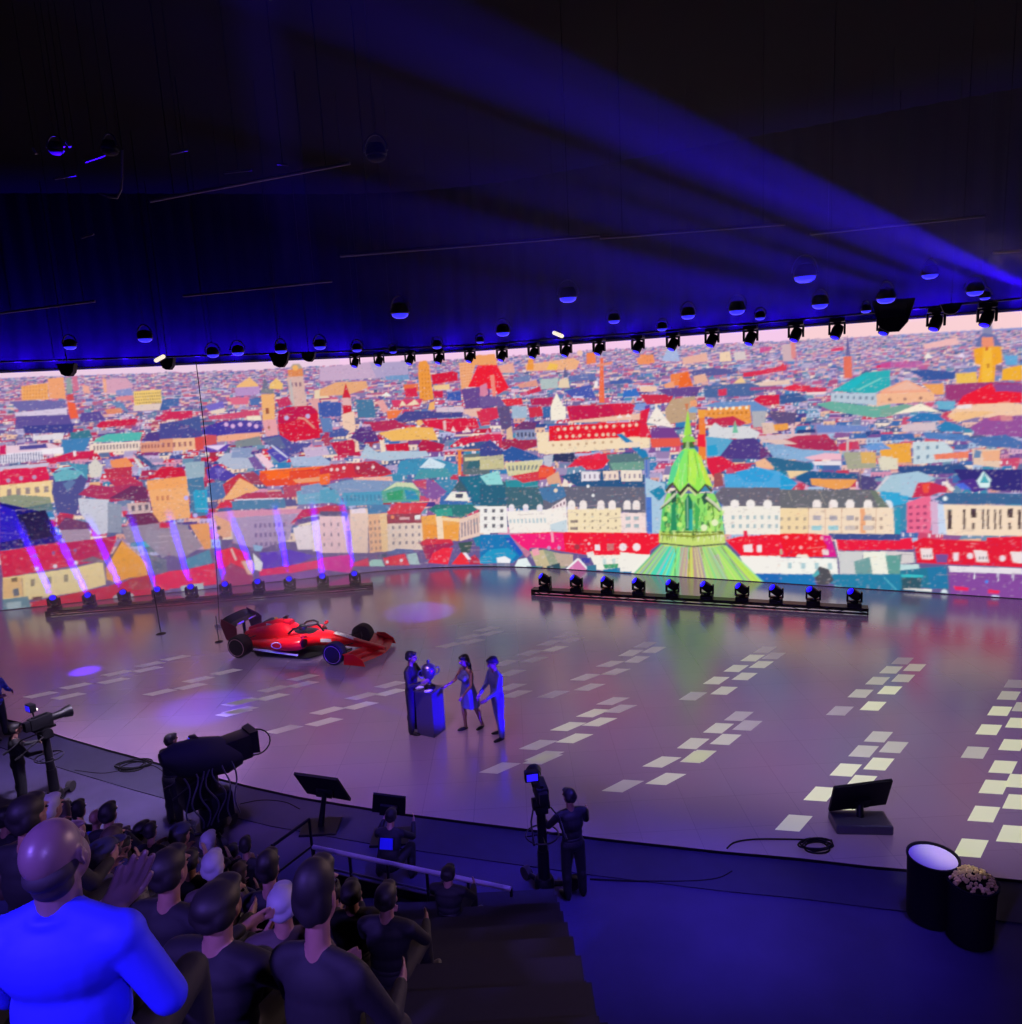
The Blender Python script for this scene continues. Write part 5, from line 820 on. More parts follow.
# ---------------------------------------------------------------- bins at the lower right
def build_bins():
    f = on_z(930, 917, PIT); t = empty('waste_bin', f, 0, 'tall round black bin lined with a pale bag, lower right corner', 'bin')
    b = MB(); b.lathe([(.29, 0), (.31, .02), (.335, .95), (.35, .97), (.35, 1.0), (.325, 1.0), (.315, .96), (.3, .5)], 28); b.build('drum', BLK2, t)
    b = MB(); b.lathe([(.315, .97), (.3, .9), (.2, .84), (.02, .86)], 24); b.build('liner', mat('pale_liner', (200, 190, 215), .6), t)
    f = on_z(969, 938, PIT); t = empty('waste_bin', f, .3, 'lower black container heaped with small yellow pieces, right of the tall bin', 'bin')
    b = MB(); b.lathe([(.27, 0), (.29, .02), (.31, .86), (.33, .88), (.33, .91), (.3, .91), (.29, .86), (.28, .5)], 24); b.build('drum', BLK2, t)
    b = MB(); rr = random.Random(5)
    for i in range(170):
        a = rr.uniform(0, 2 * PI); r = .29 * math.sqrt(rr.random()); z = .88 + .15 * (1 - (r / .3) ** 2) + rr.uniform(-.02, .03)
        b.ball((r * math.cos(a), r * math.sin(a), z), (rr.uniform(.02, .035), rr.uniform(.02, .03), rr.uniform(.014, .022)), 7, 5, Matrix.Rotation(a * 3, 3, 'X'))
    o = b.build('yellow_heap', mat('yellow_pieces', (220, 195, 110), .7, noise=.4, nscale=9), t); o['kind'] = 'stuff'; o['label'] = 'heap of small yellow pieces'
build_bins()
# ---------------------------------------------------------------- railing before the stand
def build_rail():
    a, b = on_z(313, 847, 1.0), on_z(511, 889, 1.0); c, d_ = on_z(272, 846, 1.0), on_z(309, 819, 1.0)
    t = empty('railing', Vector((a.x, a.y, PIT)), 0, 'pale handrail on a low black barrier at the foot of the stand', 'railing'); o = t.location
    PALE = mat('pale_rail', (165, 152, 162), .35, .2)
    m_ = MB(); m_.cyl(a - o, b - o, .035, n=10); m_.build('handrail', PALE, t)
    m_ = MB(); m_.cyl(a - o - Vector((0, 0, .32)), b - o - Vector((0, 0, .32)), .02, n=8); m_.build('lower_rail', GREYM, t)
    m_ = MB(); u = (b - a); n_ = Vector((-u.y, u.x, 0)).normalized() * .02; z0, z1 = Vector((0, 0, -1.28)), Vector((0, 0, -.4)); A, B_ = a - o, b - o
    m_.loft([[A + z0, A + z1, A + z1 + n_, A + z0 + n_], [B_ + z0, B_ + z1, B_ + z1 + n_, B_ + z0 + n_]]); m_.build('barrier_panel', BLK, t, False)
    for f in np.linspace(0, 1, 6):
        p = A.lerp(B_, f); m_ = MB(); m_.cyl((p.x, p.y, .01), p, .025, n=8); m_.build('post', BLK, t)
    t = empty('railing', Vector((d_.x, d_.y, PIT)), 0, 'dark handrail running back from the pale one beside the large monitor', 'railing'); o = t.location
    for P in (c, d_): m_ = MB(); p = P - o; m_.cyl((p.x, p.y, .01), p, .025, n=8); m_.build('post', BLK, t)
    m_ = MB(); m_.cyl(c - o, d_ - o, .03, n=10); m_.build('handrail', BLK, t)
    m_ = MB(); m_.cyl(c - o - Vector((0, 0, .5)), d_ - o - Vector((0, 0, .5)), .02, n=8); m_.build('lower_rail', BLK, t)
build_rail()
# ---------------------------------------------------------------- television cameras
def tv_camera(foot, aim, h, label, big=False, col_r=.1):
    t = empty('television_camera', foot, math.atan2(aim[1], aim[0]), label, 'camera', 'television cameras at the stage edge')   # local x = aim
    b = MB()
    for k in range(3): a = 2 * PI * k / 3 + .5; b.cyl((0, 0, .16), (.42 * math.cos(a), .42 * math.sin(a), .12), .05, .04)
    b.lathe([(.16, .1), (.16, .24), (col_r * 1.3, .3)], 18); b.build('dolly', BLK, t)
    for k in range(3): a = 2 * PI * k / 3 + .5; w_ = MB(); w_.lathe([(.02, -.05), (.11, -.05), (.115, 0), (.11, .05), (.02, .05)], 16, (.46 * math.cos(a), .46 * math.sin(a), .115), (-math.sin(a), math.cos(a), 0)); w_.build('wheel', TYRE, t)
    b = MB(); b.cyl((0, 0, .26), (0, 0, h * .45), col_r, col_r * .92, 16); b.cyl((0, 0, h * .43), (0, 0, h - .28), col_r * .8, col_r * .72, 16); b.build('column', BLK, t)
    b = MB(); b.tube([(.26 * math.cos(a), .26 * math.sin(a), h * .6) for a in np.linspace(0, 2 * PI, 25)[:-1]], .014, 6, True)
    for a in (0, PI / 2, PI, 1.5 * PI): b.cyl((0, 0, h * .6), (.26 * math.cos(a), .26 * math.sin(a), h * .6), .01, n=5)
    b.build('steering_ring', BLK, t)
    b = MB(); b.box((0, 0, h - .22), (.24, .2, .12), bev=.02); b.lathe([(.1, -.13), (.1, .13)], 16, (0, 0, h - .15), (0, 1, 0)); b.box((0, 0, h - .06), (.4, .14, .05), bev=.01); b.build('pan_head', BLK2, t)
    for s in (-1, 1): b = MB(); b.tube([(-.1, s * .14, h - .18), (-.35, s * .22, h - .22), (-.6, s * .24, h - .34)], .014, 8); b.cyl((-.6, s * .24, h - .34), (-.7, s * .245, h - .37), .022, n=8); b.build('pan_bar', BLK, t)
    k = 1.25 if big else 1.0
    b = MB(); b.box((-.05, 0, h + .1 * k), (.42 * k, .19 * k, .24 * k), bev=.025); b.box((-.05, 0, h + .235 * k), (.3 * k, .05, .03), bev=.01); b.build('camera_body', BLK2, t)
    b = MB()
    if big: b.box((.5, 0, h + .06), (.62, .42, .46), bev=.04); b.build('box_lens', BLK, t); b = MB(); b.loft([[Vector((x, y, z)) for y, z in ((-w, h + .12 - v), (w, h + .12 - v), (w, h + .12 + v), (-w, h + .12 + v))] for x, w, v in ((.78, .2, .2), (.92, .24, .22))]); b.build('lens_hood', BLK, t, False)
    else: b.cyl((.14, 0, h + .1), (.48, 0, h + .1), .075, .09, 18); b.lathe([(.1, .3), (.13, .44), (.125, .44), (.09, .4)], 18, (.1, 0, h + .1), (1, 0, 0)); b.build('lens', BLK, t)
    b = MB(); b.cyl((-.1, .12, h + .2), (-.1, .16, h + .38), .015, n=6); b.box((-.12, .14, h + .4), (.12, .22, .16), bev=.015); vf = b.build('viewfinder', BLK2, t)
    q = MB(); q.box((-.185, .14, h + .4), (.006, .17, .11)); q.build('lit_screen', mat('finder_screen', (60, 60, 230), .3, 0, .8, (50, 30, 255)), vf, False)
    b = MB(); b.box((-.3, 0, h + .1), (.12, .14, .2), bev=.02); b.build('battery', BLK, t)
    return t
cl = on_z(57, 803, PIT); tv_camera(cl, (.55, .85), 1.72, 'television camera on a pedestal at the far left, white light on its top')
q = MB(); q.ball((0, 0, 0), .035); o = q.build('lamp_bulb', WHITELENS); o.parent = bpy.data.objects['television_camera']; o.location = (-.05, .1, 2.06)
cb = on_z(216, 838, PIT); tv_camera(cb, (.75, .65), 1.55, 'large studio camera with a long box lens behind the audience, left of centre', True, .24)
cr = on_z(545, 893, PIT); tv_camera(cr, (-.15, 1.0), 1.72, 'television camera on a tall pedestal at the centre front, blue viewfinder lit')
# hood and cable loop over the big studio camera
big = bpy.data.objects['television_camera.001']
b = MB(); b.loft([[Vector((x, y * s, z * s + 1.86 - .1 * k)) for y, z in [(math.cos(a) * .36, math.sin(a) * .34) for a in np.linspace(0, 2 * PI, 15)[:-1]]] for k, (x, s) in enumerate(((-.75, .35), (-.5, .9), (-.1, 1.1), (.3, 1.05), (.6, .6)))]); o = b.build('rain_cover', mat('black_cover', (20, 19, 30), .8), big)
b = MB(); b.box((-.25, .05, 1.05), (.5, .5, .55), bev=.06); b.box((.1, -.2, .75), (.4, .3, .5), bev=.05); b.build('equipment_box', BLK2, big)
b = MB(); rr = random.Random(3)
for k in range(7):
    x0 = -.5 + .14 * k; a = rr.uniform(.04, .12); b.tube([(x0 + a * math.sin(j * .5 + k), -.36 - .06 * math.sin(PI * j / 15), 1.55 - .07 * j) for j in range(16)], .015, 6)
b.build('cable_bundle', GREYM, big)
b = MB(); b.tube([(.9 + .28 * math.cos(a), -.1 + .12 * math.sin(a), 1.62 + .2 * math.sin(a)) for a in np.linspace(0, 2 * PI, 21)[:-1]], .014, 6, True); b.build('cable_loop', BLK2, big)
# ---------------------------------------------------------------- cables on the ground
def coil(name, c, r, n, label):
    pts = [c + Vector((r * (.8 + .2 * math.sin(k * 1.7)) * math.cos(k), .62 * r * (.8 + .2 * math.cos(k * 1.3)) * math.sin(k), .016 + .006 * k / 2)) for k in np.linspace(0, 2 * PI * n, 24 * n)]
    mb = MB(); mb.tube([p - c for p in pts], .016, 6); o = mb.build(name, BLK2); o.location = c; return tag(o, label, 'cable')
coil('coiled_cable', on_z(134, 767, PIT), .42, 4, 'coil of black cable on the grey floor left of the large studio camera')
coil('coiled_cable', on_z(816, 848, .0), .30, 4, 'coil of dark cable on the stage edge near the right-hand monitor')
def ground_cable(px, label, zs):
    P_ = [on_z(x, y, z) + Vector((0, 0, .015)) for (x, y), z in zip(px, zs)]; out = []
    for i in range(len(P_) - 1):
        p0, p1, p2, p3 = P_[max(i - 1, 0)], P_[i], P_[i + 1], P_[min(i + 2, len(P_) - 1)]
        for u in np.linspace(0, 1, 7)[:-1]: out.append(.5 * ((2 * p1) + (p2 - p0) * u + (2 * p0 - 5 * p1 + 4 * p2 - p3) * u * u + (3 * p1 - p0 - 3 * p2 + p3) * u ** 3))
    out.append(P_[-1]); mb = MB(); mb.tube([p - P_[0] for p in out], .014, 6); o = mb.build('ground_cable', BLK2); o.location = P_[0]; tag(o, label, 'cable')
ground_cable([(832, 841), (790, 840), (755, 840), (735, 843), (727, 849)], 'dark cable running along the stage edge from the right-hand coil', [0] * 5)
ground_cable([(590, 880), (640, 882), (690, 882), (718, 879), (732, 872)], 'dark cable curving across the blue lower floor right of the centre camera', [PIT] * 5)
ground_cable([(75, 771), (100, 774), (118, 772), (150, 766), (165, 774)], 'thin cable on the grey floor from the far left camera to the coil', [PIT] * 5)
ground_cable([(240, 805), (262, 801), (285, 803), (300, 810)], 'dark cable on the floor left of the large tilted monitor', [PIT] * 4)
# ---------------------------------------------------------------- people
SKIN = mat('skin', (150, 108, 96), .5, noise=.08)
def V3(*a): return Vector(a)
def nrm(a): return Vector(a).normalized()
def hand(mb, w, d, side, palm_n, curl=.35, s=1.0, spread=.12, n=8, fr=1.0):
    """palm and five fingers from wrist w along d; palm_n = where the palm faces"""
    d = nrm(d); pn = nrm(Vector(palm_n) - d * d.dot(Vector(palm_n))); ac = d.cross(pn) * side      # towards the thumb
    M = Matrix((ac, d, pn)).transposed()
    mb.ball(w + d * .05 * s, (.041 * s, .055 * s, .017 * s), 12, 8, M); mb.capsule(w - d * .02 * s, w + d * .03 * s, .026 * s, .024 * s, n)
    for k, (o, L) in enumerate(((.030, .072), (.0105, .082), (-.0095, .076), (-.029, .058))):
        b = w + d * (.092 - abs(k - 1.3) * .004) * s + ac * o * s; a = spread * (1.2 - k * .8)
        f1 = nrm(d + ac * a + pn * curl * .5); f2 = nrm(d + ac * a * .6 + pn * curl * 1.3); r = (.0088 - .0006 * (k == 3)) * s * fr
        m_ = b + f1 * L * .5 * s; e = m_ + f2 * L * .5 * s
        mb.capsule(b - d * .02 * s, m_, r * 1.08, r, n); mb.capsule(m_, e, r, r * .82, n)
    b = w + d * .03 * s + ac * .03 * s; t1 = nrm(d * .75 + ac * .75 + pn * .25); m_ = b + t1 * .036 * s; t2 = nrm(d * 1.0 + ac * .35 + pn * .3)
    mb.capsule(b - t1 * .02 * s, m_, .0115 * s, .0105 * s, n); mb.capsule(m_, m_ + t2 * .036 * s, .0102 * s, .0085 * s, n)
def rotz(v, a): return Matrix.Rotation(a, 3, 'Z') @ Vector(v)
def figure(name, label, cat, loc, yaw, h=1.78, lean=0., la=((.2, -.1, -1), (.1, -.5, -1)), ra=((-.2, -.1, -1), (-.1, -.5, -1)), ll=((.06, 0, -1), (.02, .05, -1)), rl=((-.06, 0, -1), (-.02, .05, -1)),
           head=(0, 0), female=False, top='black', bottom='black', hair='dark', dress=None, long_hair=False, bald=False, palms=None, voxel=.011, group=None, seated=False, no_link=False, heels=False, hair_c=None, cap=None, feet=True, fine=False, girth=1.1):
    s = h / 1.78; t = empty(name, loc, yaw, label, cat, group)
    shw = .165 if female else .19; T = Matrix.Rotation(lean, 3, 'X')       # leaning forward tilts towards -y
    hipz = (.50 if seated else .93)
    hip = V3(0, 0, hipz)
    if not seated:             # put the lower foot on the ground
        lows = []
        for dirs in (ll, rl):
            p = nrm(dirs[0]) * .43 + nrm(dirs[1]) * .42; lows.append(p.z)
        hipz = -min(lows) + .075 + .02; hip = V3(0, 0, hipz)
    tp = lambda x, y, z: hip + T @ V3(x, y, z)
    B = MB(); C1 = MB(); C2 = MB(); C3 = MB(); g = .014
    # torso
    tors = [((0, 0, .0), (.155 if not female else .165, .112, .13)), ((0, 0, .16), (.142 if not female else .12, .10, .14)), ((0, .0, .33), (.168 if not female else .142, .115, .19)), ((0, .01, .43), (.165 if not female else .135, .095, .1))]
    for c, r in tors: B.ball(tp(*c), [k * .97 for k in r], 16, 10, T); C1.ball(tp(*c), [k + g for k in r], 18, 10, T)
    if female: 
        for q in (-1, 1): B.ball(tp(q * .07, -.09, .34), .062); C1.ball(tp(q * .07, -.09, .34), .075)
    sh = [tp(q * shw, .005, .475) for q in (1, -1)]
    B.capsule(tp(-shw * .9, .005, .475), tp(shw * .9, .005, .475), .052); C1.capsule(tp(-shw * .92, .005, .475), tp(shw * .92, .005, .475), .066)
    for q in (-1, 1): B.capsule(tp(0, .01, .53), tp(q * shw * .8, .005, .49), .05, .05); C1.capsule(tp(q * .05, .01, .515), tp(q * shw * .8, .005, .492), .058, .06)
    B.capsule(tp(0, .012, .48), tp(0, -.005, .64), .058 if not female else .048, .054 if not female else .045)
    # head
    hc = tp(0, -.025, .735); HM = T @ Matrix.Rotation(head[0], 3, 'Z') @ Matrix.Rotation(head[1], 3, 'X')
    hp = lambda x, y, z: hc + HM @ V3(x, y, z)
    B.ball(hp(0, .015, .03), (.077, .098, .088), 18, 12, HM); B.ball(hp(0, -.03, -.04), (.058, .065, .078), 14, 10, HM); B.ball(hp(0, -.055, -.085), (.032, .03, .026), 10, 7, HM)
    B.capsule(hp(0, -.098, .012), hp(0, -.112, -.026), .009, .014, 8); B.ball(hp(0, -.092, .03), (.055, .018, .012), 12, 6, HM); B.capsule(hp(-.016, -.09, -.062), hp(.016, -.09, -.062), .0085, .0085, 8)
    for q in (-1, 1): B.ball(hp(q * .079, .012, -.008), (.011, .02, .032), 10, 8, HM)
    # arms
    for q, (a, sp) in enumerate(((la, 1), (ra, -1))):
        S = sh[q] if q == 0 else sh[1]; u = nrm(a[0]); f = nrm(a[1]); E = S + u * (.275 if female else .29); W_ = E + f * .25
        k = .85 if female else 1.0
        B.capsule(S, E, .05 * k, .038 * k); B.capsule(E, W_, .038 * k, .026 * k)
        if dress is None or dress == 'sleeves': C1.capsule(S, E, .062 * k, .05 * k); C1.capsule(E, W_ - f * .02, .05 * k, .036 * k)
        pn = (palms[q] if palms else V3(-sp, .2, 0)); hand(B, W_, f, sp, pn, .4, 1.0 * k + .05 * (1 - k))
    # legs
    feetp = []
    for q, (lg, sp) in enumerate(((ll, 1), (rl, -1))):
        Hj = hip + V3(sp * .085, 0, -.02); th = nrm(lg[0]); sn = nrm(lg[1]); K = Hj + th * .43; A = K + sn * .42
        k = .9 if female else 1.0
        B.capsule(Hj, K, .08 * k, .053 * k); B.capsule(K, A, .052 * k, .036 * k); B.ball(K + sn * .12 + V3(0, .02, 0), (.05 * k, .05 * k, .11), 10, 8)
        C2.capsule(Hj, K, .097 * k, .076 * k); C2.capsule(K, A, .076 * k, .06 * k); C2.ball(K + sn * .12 + V3(0, .02, 0), (.066 * k, .068 * k, .13), 10, 8)
        fd = nrm(V3(sp * .2, -1, 0)); feetp.append((A, fd))
        B.capsule(A, A + V3(0, 0, -.03), .034, .034); B.ball(A + fd * .07 + V3(0, 0, -.045), (.04, .115, .032), 12, 8, Matrix.Rotation(sp * .2, 3, 'Z'))
        if heels: C3.ball(A + fd * .07 + V3(0, 0, -.046), (.048, .13, .042), 12, 8, Matrix.Rotation(sp * .2, 3, 'Z')); C3.cyl(A - fd * .03 + V3(0, 0, -.03), A - fd * .035 + V3(0, 0, -.092), .018, .009, 8)
        else: C3.ball(A + fd * .075 + V3(0, 0, -.05), (.05, .14, .042), 14, 8, Matrix.Rotation(sp * .2, 3, 'Z')); C3.capsule(A + V3(0, 0, .01), A + V3(0, 0, -.04), .05, .05, 10)
    C2.ball(hip + V3(0, 0, -.01), (.17, .126, .12), 16, 10); C2.ball(tp(0, 0, .08), (.158, .118, .06), 16, 8, T)
    parts = []
    parts.append(link('body', bake(B, 'body', SKIN, (.0075 if fine else voxel)), t))
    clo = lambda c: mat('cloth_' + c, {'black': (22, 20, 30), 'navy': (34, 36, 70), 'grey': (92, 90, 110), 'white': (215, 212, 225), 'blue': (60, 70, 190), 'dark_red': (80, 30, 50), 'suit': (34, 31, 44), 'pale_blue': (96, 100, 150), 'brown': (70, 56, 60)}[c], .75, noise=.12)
    if dress:
        D = MB(); 
        for c, r in tors[1:3]: D.ball(tp(*c), [k + .016 for k in r], 18, 10, T)
        for q in (-1, 1): D.ball(tp(q * .07, -.09, .34), .078); D.capsule(tp(q * .08, -.06, .38), tp(q * .11, .0, .5), .03, .03)
        rr = []
        for z, rx, ry, oy in ((.16, .137, .117, 0), (.02, .18, .14, 0), (-.1, .20, .16, 0), (-.22, .205, .17, .01), (-.36, .215, .185, .015)):
            rr.append([tp(rx * math.cos(k) * (1 + .05 * math.sin(7 * k) * (z < 0)), oy + ry * math.sin(k) * (1 + .05 * math.sin(7 * k) * (z < 0)), z) for k in np.linspace(0, 2 * PI, 33)[:-1]])
        D.loft(rr)
        parts.append(link('dress', bake(D, 'dress', clo(top), .012), t))
    else:
        parts.append(link('jacket' if top == 'suit' else 'shirt', bake(C1, 'shirt', clo(top), .013), t)); parts.append(link('trousers', bake(C2, 'trousers', clo(bottom), .014), t))
    if feet: parts.append(link('shoes', bake(C3, 'shoes', mat('shoe_black', (20, 18, 24), .4), .01), t))
    if not bald:
        Hh = MB(); Hh.ball(hp(0, .028, .048), (.087, .104, .088), 18, 12, HM)
        for q in (-1, 1): Hh.ball(hp(q * .05, .05, .0), (.04, .065, .075), 12, 8, HM)
        Hh.ball(hp(0, .085, -.03), (.055, .035, .055), 12, 8, HM); Hh.ball(hp(0, -.045, .095), (.06, .05, .03), 12, 8, HM)
        if long_hair:
            for k, (x, y, z, r) in enumerate(((0, .09, -.06, .075), (0, .105, -.16, .08), (0, .105, -.27, .078), (0, .1, -.37, .06), (.06, .05, -.08, .05), (-.06, .05, -.08, .05), (.075, .04, -.2, .04), (-.075, .04, -.2, .04))): Hh.ball(hp(0, 0, 0) + T @ V3(x, y, z), (r, r * .65, r * 1.15), 12, 8)
        parts.append(link('hair', bake(Hh, 'hair', hair_c or mat('hair_dark', (26, 22, 26), .6), .011), t))
    if cap:
        K_ = MB(); K_.ball(hp(0, .01, .07), (.094, .112, .068), 18, 10, HM); K_.ball(hp(0, -.12, .055), (.075, .075, .012), 14, 6, HM); parts.append(link('cap', bake(K_, 'cap', clo(cap), .01), t))
    e = MB()
    for q in (-1, 1): e.ball(hp(q * .031, -.088, .012), (.013, .009, .0085), 10, 7, HM)
    parts.append(e.build('eyes', mat('eye_dark', (30, 24, 26), .2), t))
    t.scale = (s * girth, s * girth, s)
    return t
# performers by the podium
figure('person', 'person in a dark suit standing behind the podium, hands at the trophy', 'person', on_z(415, 731.5), math.radians(75), 1.97, .03, ((.4, -.3, -.9), (-.25, -1, .45)), ((-.4, -.25, -.9), (.25, -1, .35)), head=(.0, .12), top='suit', bottom='suit', fine=True)
figure('person', 'person in a knee-length dress with long dark hair, second from the podium side', 'person', on_z(471, 730), math.radians(-50), 1.87, .06, ((.2, -.25, -1), (0, -.75, -.6)), ((-.2, -.5, -.9), (.2, -1, -.1)), ((.05, .22, -1), (.02, .30, -1)), ((-.05, -.18, -1), (-.02, .08, -1)), (.0, .15), True, 'pale_blue', dress='plain', long_hair=True, heels=True, fine=True)
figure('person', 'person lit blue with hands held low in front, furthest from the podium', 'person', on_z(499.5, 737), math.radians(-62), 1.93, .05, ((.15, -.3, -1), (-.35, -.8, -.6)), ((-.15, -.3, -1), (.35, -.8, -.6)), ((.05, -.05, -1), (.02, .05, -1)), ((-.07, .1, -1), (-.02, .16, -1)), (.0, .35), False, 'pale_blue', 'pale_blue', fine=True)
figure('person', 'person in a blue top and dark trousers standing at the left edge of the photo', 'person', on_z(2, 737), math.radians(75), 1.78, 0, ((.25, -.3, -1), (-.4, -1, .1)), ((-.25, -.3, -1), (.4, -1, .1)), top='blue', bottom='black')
# camera crew
figure('person', 'camera operator in black at the far left pedestal camera', 'person', on_z(25, 805, PIT), math.radians(135), 1.76, .05, ((.3, -.6, -.8), (0, -1, -.2)), ((-.25, -.4, -.9), (.2, -1, -.2)), top='black', bottom='black', head=(0, .1))
o = figure('person', 'camera operator in dark clothes behind the large studio camera', 'person', on_z(177, 824, PIT), math.radians(150), 1.80, .12, ((.3, -.7, -.7), (0, -1, -.2)), ((-.3, -.5, -.8), (-.1, -1, -.4)), top='black', bottom='black')
figure('person', 'camera operator in black standing to the right of the centre pedestal camera', 'person', on_z(575, 896, PIT), math.radians(198), 1.78, .08, ((.35, -.5, -.8), (.2, -1, .2)), ((-.3, -.4, -.85), (-.5, -1, -.1)), head=(.3, .1), top='black', bottom='black')
cr_ = figure('person', 'crouching person in black with a bright blue square on the back', 'person', on_z(391, 886, PIT), math.radians(170), 1.76, .35, ((.3, -.6, -.6), (-.2, -.8, .6)), ((-.3, -.6, -.6), (.2, -.9, .5)), ((.35, -1, .15), (.1, .45, -1)), ((-.35, -1, .15), (-.1, .45, -1)), top='black', bottom='black', head=(0, -.2))
q = MB(); q.box((0, .035, .80), (.2, .02, .17), rx=.35); q.build('blue_square', mat('blue_print', (40, 40, 230), .5), cr_, False)
# ---------------------------------------------------------------- the stand
ROW = .85
BLOCKS = ((-13, -4.5, .3), (-4.5, -3.3, 0.), (-3.3, .35, -.3))
def row_floor(k, x=-4): return 6.79 - .64 * (1.55 + ROW * k) + [b[2] for b in BLOCKS if x < b[1] or b is BLOCKS[-1]][0]
def build_stand():
    mb = MB(); NR = 11
    for k in range(-1, NR):
        for x0, x1, dz in BLOCKS:
          y = 1.55 + ROW * k; z = max(PIT + .05, row_floor(k, x0 + .1))
          mb.box(((x0 + x1) / 2, y - .0, (PIT + z) / 2), (x1 - x0, ROW, z - PIT));  mb.box(((x0 + x1) / 2, y - ROW / 2 + .2, z + .2), (x1 - x0, .4, .4))
    o = mb.build('stand_floor', mat('stand_dark', (26, 24, 38), .8, noise=.2), None, False); o['kind'] = 'structure'
build_stand()
HAIRS = [mat('hair_dark', (26, 22, 26), .6), mat('hair_brown', (60, 44, 40), .6), mat('hair_grey', (150, 146, 160), .6), mat('hair_fair', (120, 96, 80), .6)]
sit = dict(seated=True, girth=1.0, ll=((.12, -1, -.02), (.02, -.1, -1)), rl=((-.12, -1, -.02), (-.02, -.1, -1)), lean=.08)
rest = dict(la=((.25, -.5, -.9), (-.3, -1, -.1)), ra=((-.25, -.5, -.9), (.3, -1, -.1)))
clap = dict(la=((.25, -.3, -.95), (-.5, -.45, .85)), ra=((-.25, -.3, -.95), (.5, -.45, .85)))
kinds = [figure('person', 'x', 'person', (0, 0, 0), 0, 1.78, top='black', bottom='black', **sit, **rest), figure('person', 'x', 'person', (0, 0, 0), 0, 1.72, top='navy', bottom='black', female=True, long_hair=True, hair_c=HAIRS[1], **sit, **clap),
         figure('person', 'x', 'person', (0, 0, 0), 0, 1.78, top='grey', bottom='navy', cap='navy', **sit, **clap), figure('person', 'x', 'person', (0, 0, 0), 0, 1.78, top='blue', bottom='black', bald=True, **sit, **rest), figure('person', 'x', 'person', (0, 0, 0), 0, 1.76, top='brown', bottom='black', hair_c=HAIRS[2], **sit, **clap)]
CROWD = [(25, 812, 32, 0, 'spectator with bushy dark hair just beyond the big bald head, to its left'), (47, 804, 18, 4, 'grey-haired spectator above the crown of the big bald head'), (78, 808, 12, 0, 'small dark-haired spectator right of the bald head\'s crown, below the camera wheels'), (95, 816, 11, 3, 'small bald spectator in a bright blue shirt beyond the big bald head'), (108, 811, 14, 0, 'dark-haired spectator standing out highest against the grey floor left of centre'), (111, 832, 18, 1, 'long-haired spectator below the highest head of the left crowd'), (98, 852, 22, 2, 'spectator in a navy cap directly right of the bald man\'s ear'), (126, 829, 9, 1, 'small spectator between two dark heads near the top of the crowd, in navy'),
         (140, 828, 13, 0, 'dark-haired spectator in the far rows, right of the small navy-shirted one'), (151, 828, 10, 0, 'small dark head in the far rows, next before the capped one by the studio camera'), (178, 833, 16, 2, 'spectator in a navy cap just before the large studio camera'), (165, 866, 30, 0, 'broad dark head behind the clapping hand, centre of the crowd'), (208, 838, 14, 4, 'grey-haired spectator below the large studio camera'), (214, 861, 20, 4, 'spectator with a lit grey crown above the broadest dark head at the bottom'), (213, 902, 42, 0, 'largest dark head at the bottom of the crowd, right of the hand'), (238, 866, 14, 1, 'long-haired spectator right of the lit grey crown'), (232, 850, 12, 0, 'dark spectator under the studio camera pedestal'), (252, 873, 12, 3, 'spectator in blue beside the foot of the dark handrail'), (246, 842, 10, 0, 'small spectator right of the studio camera pedestal'), (268, 862, 20, 0, 'dark spectator left of the railing post'), (284, 897, 27, 4, 'spectator with a pale-edged crown left of the dark head by the railing'), (313, 882, 35, 0, 'large dark head in front of the left end of the pale handrail'), (352, 890, 20, 0, 'dark head below the pale handrail, third from its left end'),
         (385, 893, 21, 0, 'dark head under the middle of the pale handrail'), (447, 872, 14, 0, 'lone dark head cutting across the pale handrail'), (9, 850, 18, 1, 'long-haired spectator at the left edge beside the bald head'), (5, 815, 14, 0, 'dark spectator at the left edge above the long-haired one'), (66, 805, 10, 1, 'small spectator behind the bald head\'s crown'), (122, 850, 14, 0, 'dark head just above the fingertips of the clapping hand'), (190, 858, 16, 0, 'dark spectator between the broad dark head and the lit grey crown'), (333, 890, 16, 0, 'dark spectator right of the large head at the handrail')]
def place(x, y, w, kind, label, first):
    d = ray(x, y); dep = F * .18 / w; p = EYE + d / F * dep; k0 = max(0, min(10, round((p[1] - 1.55) / ROW))); best = None
    for k in (k0, k0 - 1, k0 + 1, k0 - 2, k0 + 2):
        if not 0 <= k <= 10: continue
        yk = 1.55 + ROW * k; q = EYE + d * ((yk - .02) / d[1]); free = min([abs(q[0] - X) for X, K in SEATED if K == k] + [9.]); hh = (q[2] - row_floor(k, q[0])) / 1.26
        sc_ = min(free, .55) * 8 - max(0, .72 - hh) * 5 - max(0, hh - 1.3) * 5 - abs(k - k0) * .25
        if best is None or sc_ > best[0]: best = (sc_, k)
    k = best[1]; yk = 1.55 + ROW * k; q = EYE + d * ((yk - .02) / d[1])
    if min([abs(q[0] - X) for X, K in SEATED if K == k] + [9.]) < .38 and not first: return
    SEATED.append((q[0], k))
    sc = max(.72, min(1.35, (q[2] - row_floor(k, q[0])) / 1.26)); src = kinds[kind]
    o = src if first else copy_tree(src); b = src['base_scale'] if 'base_scale' in src else src.scale[0]
    wsc = max(.8, min(1.25, (w / F) * (np.linalg.norm(q - EYE)) / .19))
    o.location = (q[0], yk - ROW / 2 + .32, row_floor(k, q[0])); o.scale = (b * wsc, b * wsc, b * sc); o.rotation_euler = (0, 0, PI + random.uniform(-.35, .15)); o['label'] = label; o['group'] = 'spectators in the stand'
for k_ in kinds: k_['base_scale'] = k_.scale[0]
used = set(); SEATED = [(-1.4, 1)]
for row in CROWD: place(*row, row[3] not in used); used.add(row[3])
